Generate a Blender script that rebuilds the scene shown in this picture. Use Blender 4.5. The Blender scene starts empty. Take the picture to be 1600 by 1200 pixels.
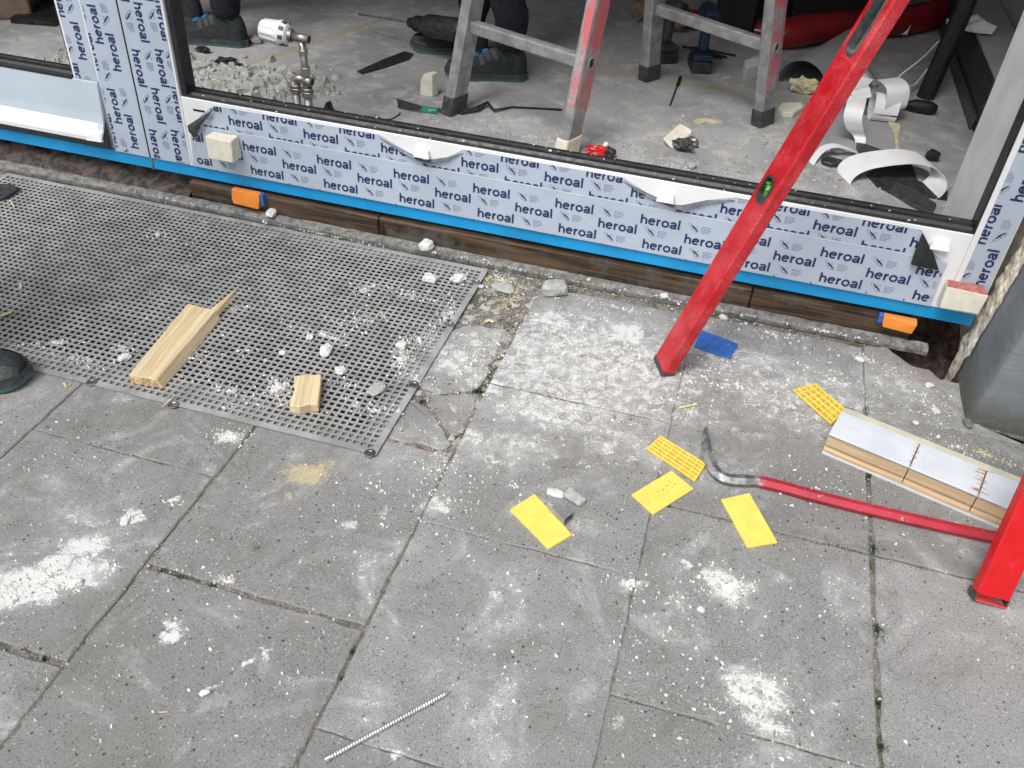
import bpy, bmesh, math, random
import numpy as np
from mathutils import Vector, Matrix, noise
random.seed(7); rng = np.random.default_rng(11)
scene = bpy.context.scene
COL = scene.collection
# ------------------------------------------------------------ camera
H = 1.2
EUL = (math.radians(51.08146), math.radians(-3.13235), math.radians(16.15640))
FPX = 1372.2
cd = bpy.data.cameras.new('camera'); cam = bpy.data.objects.new('camera', cd); COL.objects.link(cam)
cam.location = (0, 0, H); cam.rotation_euler = EUL
cd.sensor_width = 36; cd.lens = 36*FPX/1600; cd.clip_start = 0.05; cd.clip_end = 300
scene.camera = cam
# ------------------------------------------------------------ light
w = bpy.data.worlds.new('World'); scene.world = w; w.use_nodes = True
nt = w.node_tree; bg = nt.nodes['Background']
sky = nt.nodes.new('ShaderNodeTexSky'); sky.sky_type = 'NISHITA'; sky.sun_disc = False
SUN_EL, SUN_AZ = math.radians(58), math.radians(200)
sky.sun_elevation = SUN_EL; sky.sun_rotation = SUN_AZ
sky.air_density = 1.0; sky.dust_density = 4.0; sky.ozone_density = 1.0
hs = nt.nodes.new('ShaderNodeHueSaturation'); hs.inputs['Saturation'].default_value = 0.22
nt.links.new(sky.outputs[0], hs.inputs['Color']); nt.links.new(hs.outputs[0], bg.inputs[0])
bg.inputs[1].default_value = 0.14
sl = bpy.data.lights.new('sun', 'SUN'); sun = bpy.data.objects.new('sun', sl); COL.objects.link(sun)
sl.energy = 1.2; sl.angle = math.radians(24); sl.color = (1, 0.97, 0.93)
sd = Vector((math.sin(SUN_AZ)*math.cos(SUN_EL), math.cos(SUN_AZ)*math.cos(SUN_EL), math.sin(SUN_EL)))
sun.rotation_euler = sd.to_track_quat('Z', 'Y').to_euler()
vs = scene.view_settings; vs.view_transform = 'Standard'; vs.look = 'None'; vs.gamma = 1; vs.exposure = 0.5
vs.use_curve_mapping = False

# ------------------------------------------------------------ survey helpers: a picture point on a real plane
RM = np.array(cam.rotation_euler.to_matrix())
C0 = np.array([0, 0, H])
def ray(u, v): return RM @ np.array([(u-800)/FPX, -(v-600)/FPX, -1.0])
def G(u, v, z=0.0):
    d = ray(u, v); return Vector(C0 + d*((z-H)/d[2]))
def F(u, v, y=1.92):
    d = ray(u, v); return Vector(C0 + d*(y/d[1]))
def X(u, v, x):
    d = ray(u, v); return Vector(C0 + d*(x/d[0]))
def P(p):
    q = RM.T @ (np.array(p)-C0); return 800+FPX*q[0]/-q[2], 600-FPX*q[1]/-q[2]

# ------------------------------------------------------------ materials
def lin(h):
    return tuple((c/12.92 if c <= .04045 else ((c+.055)/1.055)**2.4) for c in h)+(1,)
class NT:
    def __init__(s, name):
        s.m = bpy.data.materials.new(name); s.m.use_nodes = True; s.t = s.m.node_tree
        s.b = s.t.nodes['Principled BSDF']
    def n(s, typ, **kw):
        o = s.t.nodes.new(typ)
        for k, v in kw.items(): setattr(o, k, v)
        return o
    def l(s, a, b): s.t.links.new(a, b)
    def pos(s):
        if not hasattr(s, '_p'): s._p = s.n('ShaderNodeNewGeometry').outputs['Position']
        return s._p
    def obj(s):
        return s.n('ShaderNodeTexCoord').outputs['Object']
    def noise(s, scale, detail=3, rough=.55, vec=None, dist=0):
        o = s.n('ShaderNodeTexNoise'); o.inputs['Scale'].default_value = scale; o.inputs['Detail'].default_value = detail
        o.inputs['Roughness'].default_value = rough; o.inputs['Distortion'].default_value = dist
        s.l(vec if vec is not None else s.pos(), o.inputs['Vector']); return o.outputs['Fac']
    def vor(s, scale, vec=None, rand=1.0):
        o = s.n('ShaderNodeTexVoronoi'); o.inputs['Scale'].default_value = scale; o.inputs['Randomness'].default_value = rand
        s.l(vec if vec is not None else s.pos(), o.inputs['Vector']); return o
    def rng(s, x, a, b, c=0, d=1, smooth=True):
        o = s.n('ShaderNodeMapRange'); o.interpolation_type = 'SMOOTHSTEP' if smooth else 'LINEAR'
        for i, v in zip(('From Min', 'From Max', 'To Min', 'To Max'), (a, b, c, d)): o.inputs[i].default_value = v
        s.l(x, o.inputs['Value']); return o.outputs[0]
    def math(s, op, a, b=None, clamp=False):
        o = s.n('ShaderNodeMath', operation=op); o.use_clamp = clamp
        for i, v in ((0, a), (1, b)):
            if v is None: continue
            if isinstance(v, (int, float)): o.inputs[i].default_value = v
            else: s.l(v, o.inputs[i])
        return o.outputs[0]
    def mix(s, f, a, b, mode='MIX'):
        o = s.n('ShaderNodeMix', data_type='RGBA', blend_type=mode)
        for i, v in ((0, f), (6, a), (7, b)):
            if isinstance(v, (int, float)): o.inputs[i].default_value = v
            elif isinstance(v, tuple): o.inputs[i].default_value = v if len(v) == 4 else v+(1,)
            else: s.l(v, o.inputs[i])
        return o.outputs[2]
    def bump(s, h, strength=.3, dist=.002):
        o = s.n('ShaderNodeBump'); o.inputs['Strength'].default_value = strength; o.inputs['Distance'].default_value = dist
        s.l(h, o.inputs['Height']); s.l(o.outputs[0], s.b.inputs['Normal'])
    def fin(s, col, rough=.7, metal=0, spec=.5):
        if isinstance(col, tuple): s.b.inputs['Base Color'].default_value = col if len(col) == 4 else col+(1,)
        else: s.l(col, s.b.inputs['Base Color'])
        if isinstance(rough, (int, float)): s.b.inputs['Roughness'].default_value = rough
        else: s.l(rough, s.b.inputs['Roughness'])
        s.b.inputs['Metallic'].default_value = metal; s.b.inputs['Specular IOR Level'].default_value = spec
        return s.m
    def spots(s, lst):
        acc = None
        nz = s.n('ShaderNodeTexNoise'); nz.inputs['Scale'].default_value = 26; nz.inputs['Detail'].default_value = 4; nz.inputs['Roughness'].default_value = .65; s.l(s.pos(), nz.inputs['Vector'])
        wv = s.n('ShaderNodeVectorMath', operation='MULTIPLY_ADD'); s.l(nz.outputs['Color'], wv.inputs[0]); wv.inputs[1].default_value = (.075, .075, 0); s.l(s.pos(), wv.inputs[2])
        w2 = s.n('ShaderNodeVectorMath', operation='ADD'); s.l(wv.outputs[0], w2.inputs[0]); w2.inputs[1].default_value = (-.0375, -.0375, 0); wp = w2.outputs[0]
        for (u, v, rx, ry, ang, k) in lst:
            c = G(u, v)
            mp = s.n('ShaderNodeMapping', vector_type='TEXTURE')
            mp.inputs['Location'].default_value = (c.x, c.y, 0); mp.inputs['Rotation'].default_value = (0, 0, math.radians(ang))
            mp.inputs['Scale'].default_value = (rx, ry, 1.0)
            if acc is None: s.l(wp, mp.inputs['Vector'])
            else:   # chained so that the shader compiler evaluates the spots one after another
                ma = s.n('ShaderNodeVectorMath', operation='MULTIPLY_ADD'); s.l(acc, ma.inputs[0]); ma.inputs[1].default_value = (0, 0, 1e-6)
                s.l(wp, ma.inputs[2]); s.l(ma.outputs[0], mp.inputs['Vector'])
            ln = s.n('ShaderNodeVectorMath', operation='LENGTH'); s.l(mp.outputs[0], ln.inputs[0])
            r = s.rng(ln.outputs['Value'], 0.15, 1.0, k, 0.0)
            acc = r if acc is None else s.math('MAXIMUM', acc, r)
        return acc

def simple(name, col, rough=.6, metal=0, var=.12, scale=30, bump=0, spec=.5, dust=0):
    m = NT(name); c = tuple(col)
    n1 = m.noise(scale, 4, .6)
    dark = tuple(max(0, x*(1-var*1.6)) for x in c); lite = tuple(min(1, x*(1+var)) for x in c)
    col_ = m.mix(m.rng(n1, .3, .7), dark, lite)
    if dust:
        d = m.math('MULTIPLY', m.rng(m.noise(70, 5, .75), .55, .72), m.rng(m.noise(9, 3), .35, .65))
        col_ = m.mix(m.math('MULTIPLY', d, dust), col_, (.6, .59, .57))
    if bump: m.bump(m.noise(scale*6, 4, .6), bump, .001)
    return m.fin(col_, m.rng(m.noise(scale*1.7), .2, .8, max(0, rough-.08), min(1, rough+.1)), metal, spec)

DUST = [(900,570,.66,.50,10,.72),(1250,620,.48,.30,-5,.62),(1080,720,.30,.16,0,.55),(650,700,.35,.22,20,.50),(70,905,.20,.09,35,.98),(130,855,.09,.06,20,.92),(20,935,.10,.05,30,.95),(205,808,.032,.024,40,1.1),(272,785,.022,.016,10,1.0),
 (265,990,.03,.018,60,1.1),(268,972,.02,.018,0,.9),(352,903,.028,.014,0,1.0),(413,1020,.01,.022,20,.9),(388,1030,.010,.014,0,.9),
 (322,1085,.022,.012,30,.75),(775,930,.03,.03,20,.72),(1135,915,.085,.065,-30,.95),(1185,1085,.085,.075,10,1.02),(1195,1130,.08,.04,-20,.8),
 (1160,1055,.05,.03,0,.8),(680,790,.05,.05,60,.78),(545,822,.03,.02,10,.85),(600,800,.02,.02,0,.6),(850,790,.06,.03,0,.65),(985,912,.05,.02,20,.85),
 (360,682,.05,.03,0,1.0),(968,1125,.02,.012,0,.75),(612,1172,.018,.018,60,.9),(1215,905,.04,.03,20,.6),(1070,880,.012,.02,20,.8),
 (760,960,.03,.02,0,.45),(130,810,.14,.04,-15,.55),(340,1100,.09,.02,40,.45),
 (1150,560,.34,.16,-5,.66),(860,640,.34,.16,0,.72),(700,560,.12,.2,60,.72),(960,690,.22,.12,0,.64),
 (800,700,.26,.14,20,.62),(760,600,.1,.08,0,.8),(1080,650,.20,.09,0,.6),(740,680,.08,.05,0,.75),(900,820,.12,.06,0,.48),
 (980,520,.1,.1,0,.92),(860,500,.12,.06,0,.85),(1330,700,.3,.1,0,.42),(1400,600,.22,.12,0,.60),(470,610,.03,.03,0,0.0)]
SAW = [(480,742,.085,.045,25,1.0),(445,775,.03,.012,0,.6),(510,725,.04,.02,0,.6)]
RED = [(1175,585,.05,.018,0,.62),(1440,590,.06,.05,0,.55)]

def concrete(name, base=.255, warm=1.0):
    m = NT(name); p = m.pos()
    oi = m.n('ShaderNodeObjectInfo').outputs['Random']
    n_big = m.noise(2.6, 4, .6, dist=.4); n_mid = m.noise(22, 5, .65); n_f = m.noise(260, 3, .7); n_ff = m.noise(620, 2, .7)
    c = m.mix(m.rng(n_big, .3, .7), (base*.70, base*.69, base*.675), (base*1.18, base*1.17, base*1.15))
    c = m.mix(m.math('MULTIPLY', m.rng(n_mid, .38, .64), .6), c, (base*1.35, base*1.34, base*1.31))
    c = m.mix(.62, c, m.mix(m.rng(n_f, .34, .66), (base*.52, base*.51, base*.495), (base*1.5, base*1.49, base*1.46)))
    c = m.mix(.42, c, m.mix(m.rng(n_ff, .34, .66), (base*.4, base*.4, base*.39), (base*1.75, base*1.74, base*1.71)))
    c = m.mix(m.rng(oi, 0, 1, 0, .45, False), c, (base*.60, base*.585, base*.56))
    st1 = m.noise(7.5, 6, .66, dist=1.0); st2 = m.noise(1.7, 4, .6, dist=.8)
    c = m.mix(m.math('MULTIPLY', m.rng(st1, .48, .70), .42), c, (base*.50, base*.485, base*.455))
    c = m.mix(m.math('MULTIPLY', m.rng(st2, .46, .66), .30), c, (base*.55, base*.535, base*.50))
    # dark basalt grains, small and a few larger
    v1 = m.vor(210); gate = m.n('ShaderNodeSeparateColor'); m.l(v1.outputs['Color'], gate.inputs[0])
    g1 = m.math('MULTIPLY', m.rng(v1.outputs['Distance'], .22, .36, 1, 0), m.rng(gate.outputs[0], .70, .76))
    v2 = m.vor(88); g2c = m.n('ShaderNodeSeparateColor'); m.l(v2.outputs['Color'], g2c.inputs[0])
    wv = m.math('ADD', v2.outputs['Distance'], m.math('MULTIPLY', m.noise(300, 2), .3))
    g2 = m.math('MULTIPLY', m.rng(wv, .30, .40, 1, 0), m.rng(g2c.outputs[0], .84, .87))
    c = m.mix(m.math('MULTIPLY', g1, .72), c, (.055, .055, .058)); c = m.mix(m.math('MULTIPLY', g2, .85), c, (.045, .045, .048))
    # pale grains
    v3 = m.vor(173)
    g3c = m.n('ShaderNodeSeparateColor'); m.l(v3.outputs['Color'], g3c.inputs[0])
    g3 = m.math('MULTIPLY', m.rng(v3.outputs['Distance'], .20, .34, 1, 0), m.rng(g3c.outputs[1], .84, .88))
    c = m.mix(m.math('MULTIPLY', g3, .6), c, (.50, .49, .47))
    # plaster dust: granular, lies where work was done
    sp = m.spots(DUST)
    gran = m.math('ADD', m.math('MULTIPLY', m.math('SUBTRACT', m.noise(330, 2, .7), .5), 1.0), m.math('MULTIPLY', m.math('SUBTRACT', m.noise(42, 7, .72, dist=.5), .5), 1.7))
    smear = m.math('MULTIPLY', m.rng(m.noise(4.5, 7, .70, dist=1.4), .40, .66), .56)
    kk = m.math('ADD', m.math('MAXIMUM', sp, smear), .15)
    d = m.rng(m.math('ADD', gran, m.math('MULTIPLY', m.math('SUBTRACT', kk, .80), .95)), -.02, .16)
    soft = m.math('MULTIPLY', m.rng(kk, .25, 1.1), m.rng(m.noise(24, 6, .72, dist=.5), .3, .68, .08, .66))
    d = m.math('MAXIMUM', d, soft)
    c = m.mix(m.math('MULTIPLY', d, .88), c, (.68, .68, .67))
    sw = m.rng(m.math('ADD', m.spots(SAW), m.math('MULTIPLY', gran, 1.8)), .35, .95)
    sw = m.math('MULTIPLY', sw, m.rng(m.spots(SAW), .02, .25))
    c = m.mix(m.math('MULTIPLY', sw, .6), c, (.60, .50, .25))
    rd = m.rng(m.math('ADD', m.spots(RED), m.math('MULTIPLY', gran, .8)), .30, .7)
    c = m.mix(m.math('MULTIPLY', rd, .4), c, (.36, .15, .12))
    h = m.math('SUBTRACT', m.math('MULTIPLY', n_f, .9), m.math('MULTIPLY', g2, .8))
    m.bump(h, .55, .0016)
    return m.fin(c, .92, 0, .25)
M = {}
M['slab'] = concrete('paving concrete')
def joint_mat():
    m = NT('joint sand and moss')
    n = m.noise(160, 5, .75); b = m.noise(9, 4, .6)
    c = m.mix(m.rng(n, .3, .7), (.09, .085, .075), (.30, .285, .26))
    c = m.mix(m.math('MULTIPLY', m.rng(b, .48, .62), .75), c, m.mix(m.rng(n, .4, .7), (.035, .045, .014), (.12, .13, .05)))
    v = m.vor(300); gc = m.n('ShaderNodeSeparateColor'); m.l(v.outputs['Color'], gc.inputs[0])
    c = m.mix(m.math('MULTIPLY', m.rng(gc.outputs[0], .86, .9), m.rng(v.outputs['Distance'], .25, .4, 1, 0)), c, (.55, .54, .50))
    m.bump(n, .9, .003); return m.fin(c, .95, 0, .2)
M['joint'] = joint_mat()
def gravel_mat():
    m = NT('broken mortar sand'); n = m.noise(240, 5, .8)
    v = m.vor(150); gc = m.n('ShaderNodeSeparateColor'); m.l(v.outputs['Color'], gc.inputs[0])
    c = m.mix(m.rng(gc.outputs[0], .2, .9), (.16, .12, .08), (.50, .42, .32)); c = m.mix(m.rng(n, .35, .7), m.mix(.5, c, (.12, .1, .07)), c)
    c = m.mix(m.rng(m.noise(20, 5), .38, .62), c, (.56, .54, .50)); m.bump(n, 1, .004); return m.fin(c, .95)
M['gravel'] = gravel_mat()
def floor_mat():
    m = NT('screed floor'); n = m.noise(3.2, 6, .62, dist=.5); f = m.noise(120, 4, .7); s = m.noise(15, 5, .65, dist=.6)
    c = m.mix(m.rng(n, .3, .68), (.30, .30, .312), (.46, .458, .455)); c = m.mix(m.math('MULTIPLY', m.rng(s, .48, .66), .6), c, (.66, .65, .62))
    c = m.mix(.25, c, m.mix(m.rng(f, .3, .7), (.12, .12, .12), (.42, .42, .42)))
    geo = m.n('ShaderNodeSeparateXYZ'); m.l(m.pos(), geo.inputs[0])
    for (a, b, wd) in (((400,97),(585,35),.030),((925,106),(1200,152),.035)):
        A, B = G(*a, .02), G(*b, .02); dx, dy = B.x-A.x, B.y-A.y; L = math.hypot(dx, dy)
        nx, ny = -dy/L, dx/L
        dist = m.math('ABSOLUTE', m.math('ADD', m.math('ADD', m.math('MULTIPLY', geo.outputs[0], nx), m.math('MULTIPLY', geo.outputs[1], ny)), -(A.x*nx+A.y*ny)))
        al = m.math('ADD', m.math('ADD', m.math('MULTIPLY', geo.outputs[0], dx/L), m.math('MULTIPLY', geo.outputs[1], dy/L)), -(A.x*dx+A.y*dy)/L)
        along = m.math('MULTIPLY', m.rng(al, -.35, -.2), m.rng(al, L+.15, L+.3, 1, 0))
        k = m.math('MULTIPLY', m.math('MULTIPLY', m.rng(m.math('ADD', dist, m.math('MULTIPLY', s, .02)), wd*.6, wd*1.3, 1, 0), m.rng(s, .3, .6, .25, .75)), along)
        c = m.mix(k, c, (.36, .33, .17))
    v = m.vor(130); gc = m.n('ShaderNodeSeparateColor'); m.l(v.outputs['Color'], gc.inputs[0])
    k = m.math('MULTIPLY', m.math('MULTIPLY', m.rng(gc.outputs[0], .9, .93), m.rng(v.outputs['Distance'], .25, .4, 1, 0)), m.rng(m.noise(5), .5, .6))
    c = m.mix(m.math('MULTIPLY', k, .8), c, (.06, .06, .06))
    m.bump(m.math('ADD', s, m.math('MULTIPLY', f, .4)), .25, .003); return m.fin(c, m.rng(n, .3, .7, .5, .8), 0, .35)
M['floor'] = floor_mat()
def film_mat(name, base=(.43, .495, .585)):
    m = NT(name); n = m.noise(6, 4, .6, dist=.6); f = m.noise(40, 4, .6)
    c = m.mix(m.rng(n, .3, .7), tuple(x*.93 for x in base), tuple(min(1, x*1.05) for x in base))
    c = m.mix(m.math('MULTIPLY', m.rng(m.noise(90, 5, .8), .64, .74), .35), c, (.75, .75, .74))
    m.bump(m.math('ADD', n, m.math('MULTIPLY', f, .12)), .45, .008); return m.fin(c, m.rng(f, .3, .7, .34, .5), 0, .45)
M['film'] = film_mat('protective film')
M['film_back'] = simple('grey back of the film', (.10, .11, .125), .45, 0, .2, 60)
M['white_alu'] = simple('white powder coat', (.78, .79, .80), .32, 0, .03, 12, dust=.15)
M['reveal'] = simple('white primed reveal', (.82, .82, .81), .7, 0, .07, 9, .1)
M['sill_alu'] = simple('wrapped grey blue sill sheet', (.46, .54, .62), .35, 0, .04, 5)
M['ink'] = simple('dark blue print', (.018, .028, .11), .45, 0, .05, 20)
M['ink2'] = simple('faded blue print', (.13, .16, .26), .45, 0, .05, 20)
M['gasket'] = simple('black rubber gasket', (.016, .017, .020), .45, 0, .2, 40, dust=.18)
M['blue'] = simple('blue foam strip', (.010, .31, .66), .42, 0, .08, 8)
M['foam'] = simple('cream foam block', (.72, .68, .57), .8, 0, .06, 40, .3)
M['foam_red'] = simple('red paint splash', (.46, .17, .13), .8, 0, .25, 120, .5)
def red_mat():
    m = NT('dusty red painted aluminium'); n = m.noise(14, 4, .6); f = m.noise(340, 3, .8); b = m.noise(7, 5, .7)
    c = m.mix(m.rng(n, .3, .7), (.43, .006, .012), (.56, .012, .022))
    c = m.mix(m.math('MULTIPLY', m.math('MULTIPLY', m.rng(f, .56, .68), m.rng(b, .35, .65)), .55), c, (.72, .45, .45))
    c = m.mix(m.math('MULTIPLY', m.rng(b, .45, .8), .12), c, (.7, .6, .6))
    m.bump(m.noise(160, 3, .7), .08, .001); return m.fin(c, m.rng(b, .3, .7, .28, .5), 0, .5)
M['red'] = red_mat()
M['red_clean'] = simple('bright red painted aluminium', (.56, .004, .008), .3, 0, .06, 14, dust=.05)
M['red_in'] = simple('red inner end', (.72, .07, .07), .5, 0, .1, 20)
M['dark_plastic'] = simple('dark grey plastic', (.05, .055, .055), .45, 0, .25, 50, dust=.35)
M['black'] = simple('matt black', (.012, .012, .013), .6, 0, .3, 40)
M['black_dusty'] = simple('dusty black plastic', (.03, .03, .032), .5, 0, .4, 40, dust=.35)
M['steel'] = simple('worn steel', (.30, .30, .31), .38, .85, .25, 60, .1, dust=.3)
M['zinc'] = simple('zinc plated steel', (.62, .65, .67), .3, .8, .15, 90)
M['brass'] = simple('nickel brass fitting', (.36, .345, .31), .4, .75, .15, 60)
M['alu'] = simple('weathered aluminium', (.36, .365, .37), .5, .45, .18, 26, .1, dust=.55)
M['glass_green'] = simple('vial green', (.09, .30, .045), .12, 0, .6, 130)
M['white_plastic'] = simple('white plastic', (.78, .79, .80), .4, 0, .03, 30)
M['yellow_recess_shade'] = simple('yellow plastic with painted recess shade', (.52, .38, .06), .6, 0, .15, 60)  # deeper yellow paints the shade of the grid cells into the colour
M['yellow'] = simple('yellow plastic', (.84, .67, .14), .42, 0, .05, 30, .05, dust=.12)
M['bluepl'] = simple('blue plastic', (.03, .13, .46), .45, 0, .1, 50, dust=.3)
M['orange'] = simple('orange plastic', (.74, .24, .035), .4, 0, .06, 20)
M['plaster'] = simple('plaster lump', (.66, .655, .64), .95, 0, .12, 80, .6)
M['plaster_grey'] = simple('grey mortar lump', (.42, .42, .40), .95, 0, .16, 80, .7)
M['stone_dark'] = simple('dark stone', (.16, .16, .15), .85, 0, .2, 60, .5)
def crumb_mat():
    m = NT('plaster crumbs'); v = m.vor(130); sc_ = m.n('ShaderNodeSeparateColor'); m.l(v.outputs['Color'], sc_.inputs[0])
    return m.fin(m.mix(m.rng(sc_.outputs[0], .35, .9), (.74, .735, .72), (.36, .355, .34)), .95)
M['crumb'] = crumb_mat()
M['rubber'] = simple('grey rubber mat', (.32, .322, .318), .5, 0, .16, 16, .2, dust=.6)
M['denim'] = simple('dark navy work trousers', (.010, .012, .02), .9, 0, .3, 60, .3)
M['shoe'] = simple('dark suede shoe', (.018, .025, .028), .8, 0, .25, 60, .3, dust=.12)
M['shoe_grey'] = simple('grey shoe overlay', (.055, .063, .062), .75, 0, .2, 60, .2, dust=.2)
M['teal'] = simple('teal sole', (.05, .14, .15), .6, 0, .15, 40, .2, dust=.2)
M['lace'] = simple('blue lace loop', (.03, .24, .62), .5, 0, .05, 40)
M['skin'] = simple('skin', (.45, .27, .19), .55)
M['hair'] = simple('hair', (.03, .02, .015), .7)
M['redbag'] = simple('dark red tarpaulin', (.24, .010, .016), .45, 0, .15, 6, .1)
M['piping'] = simple('white piping', (.6, .58, .56), .6)
M['paper'] = simple('white tape strip', (.80, .805, .82), .55, 0, .05, 8, .1)
M['greysheet'] = simple('grey sheet', (.34, .34, .36), .5, 0, .06, 6)
M['cream'] = simple('cream paper', (.62, .56, .36), .7, 0, .1, 30, .3)
M['navy'] = simple('navy tool plastic', (.012, .03, .07), .5, 0, .2, 30, dust=.15)
M['redplastic'] = simple('red plastic wrap', (.55, .015, .02), .35, 0, .1, 30)
M['soil'] = simple('dark damp rubble', (.075, .06, .052), .95, 0, .45, 45, .9)
M['soil_red'] = simple('dark red brick rubble', (.070, .040, .033), .95, 0, .5, 40, .9)
M['rust'] = simple('rusty wood splinters', (.42, .2, .08), .9)
M['moss'] = simple('green moss', (.035, .06, .02), .95, 0, .3, 200, 1)
M['cardboard'] = simple('brown cardboard', (.22, .16, .11), .8, 0, .12, 20)
M['wall_in'] = simple('dim interior plaster', (.20, .185, .17), .9, 0, .1, 5)
M['wall_r'] = simple('pale grey interior wall', (.40, .40, .41), .8, 0, .06, 4)
M['facade'] = simple('grey facade render', (.30, .31, .32), .9, 0, .1, 8, .3)
def wood_mat(name, a, b, axis='X', sc=1.0, knots=False, dirt=0, ang=0):
    m = NT(name); m0 = m.n('ShaderNodeMapping'); m0.inputs['Rotation'].default_value = (0, 0, math.radians(-ang)); m.l(m.obj(), m0.inputs[0]); mp = m.n('ShaderNodeMapping'); m.l(m0.outputs[0], mp.inputs[0])
    s = [70*sc, 70*sc, 70*sc]; s['XYZ'.index(axis)] = 3.2*sc; mp.inputs['Scale'].default_value = s
    n = m.noise(1, 5, .6, vec=mp.outputs[0], dist=.9); f = m.noise(5, 3, .7, vec=mp.outputs[0])
    c = m.mix(m.rng(n, .32, .68), a, b); c = m.mix(m.math('MULTIPLY', m.rng(f, .4, .7), .25), c, tuple(x*.6 for x in a))
    if dirt: c = m.mix(m.math('MULTIPLY', m.rng(m.noise(11, 5, .7), .45, .7), dirt), c, (.09, .085, .075))
    m.bump(n, .25, .001); return m.fin(c, .75, 0, .3)
M['pine'] = wood_mat('pale split pine', (.56, .43, .26), (.74, .61, .40), 'X', ang=97)
M['pine_short'] = wood_mat('pale torn pine', (.56, .43, .26), (.74, .61, .40), 'X', ang=110)
M['pine2'] = wood_mat('planed pine', (.50, .36, .22), (.64, .48, .31), 'X', ang=-18)
M['beam'] = wood_mat('old dark beam', (.020, .014, .010), (.135, .085, .048), 'X', .8, dirt=.95)
M['batten'] = simple('grey mortar smeared batten', (.20, .195, .185), .95, 0, .3, 60, .9, dust=.4)
M['lip'] = simple('white laminate', (.60, .635, .68), .4, 0, .06, 14, dust=.3)
M['cream_strip'] = simple('cream primer strip', (.55, .54, .43), .7, 0, .08, 30, .1)
def plinth_mat():
    m = NT('grey painted plinth'); n = m.noise(5, 5, .6); f = m.noise(70, 4, .7)
    c = m.mix(m.rng(n, .3, .7), (.145, .168, .185), (.215, .238, .255))
    geo = m.n('ShaderNodeSeparateXYZ'); m.l(m.pos(), geo.inputs[0])
    low = m.math('MULTIPLY', m.rng(m.math('ADD', geo.outputs[2], m.math('MULTIPLY', n, .12)), .07, .16, 1, 0), .75)
    c = m.mix(low, c, m.mix(m.rng(f, .3, .7), (.065, .060, .042), (.12, .11, .08)))
    st = m.n('ShaderNodeMapping'); m.l(m.pos(), st.inputs[0]); st.inputs['Scale'].default_value = (8, 8, 90)
    m.bump(m.math('ADD', m.noise(1, 4, .6, vec=st.outputs[0]), m.math('MULTIPLY', f, .5)), .45, .004); return m.fin(c, .7, 0, .35)
M['plinth'] = plinth_mat()
M['stucco'] = simple('broken cream stucco', (.78, .72, .60), .95, 0, .2, 75, 1)
def stile_mat():
    m = NT('red sprayed ladder face')
    n = m.noise(8, 5, .65); f = m.noise(90, 4, .7)
    a = m.mix(m.rng(f, .3, .7), (.27, .275, .28), (.42, .42, .42))
    geo = m.n('ShaderNodeSeparateXYZ'); m.l(m.pos(), geo.inputs[0])
    k = m.math('MULTIPLY', m.rng(m.math('ADD', n, m.math('MULTIPLY', geo.outputs[2], .22)), .46, .64), m.rng(f, .3, .55, .35, .85))
    return m.fin(m.mix(k, a, (.66, .10, .11)), .6, 0, .3)
M['stile_red'] = stile_mat()
def screen_mat():
    m = NT('worn grip slot'); n = m.noise(14, 3, .6)
    return m.fin(m.mix(m.rng(n, .4, .62), (.02, .025, .025), (.20, .21, .20)), .35, .2, .5)
M['slot'] = screen_mat()

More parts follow.
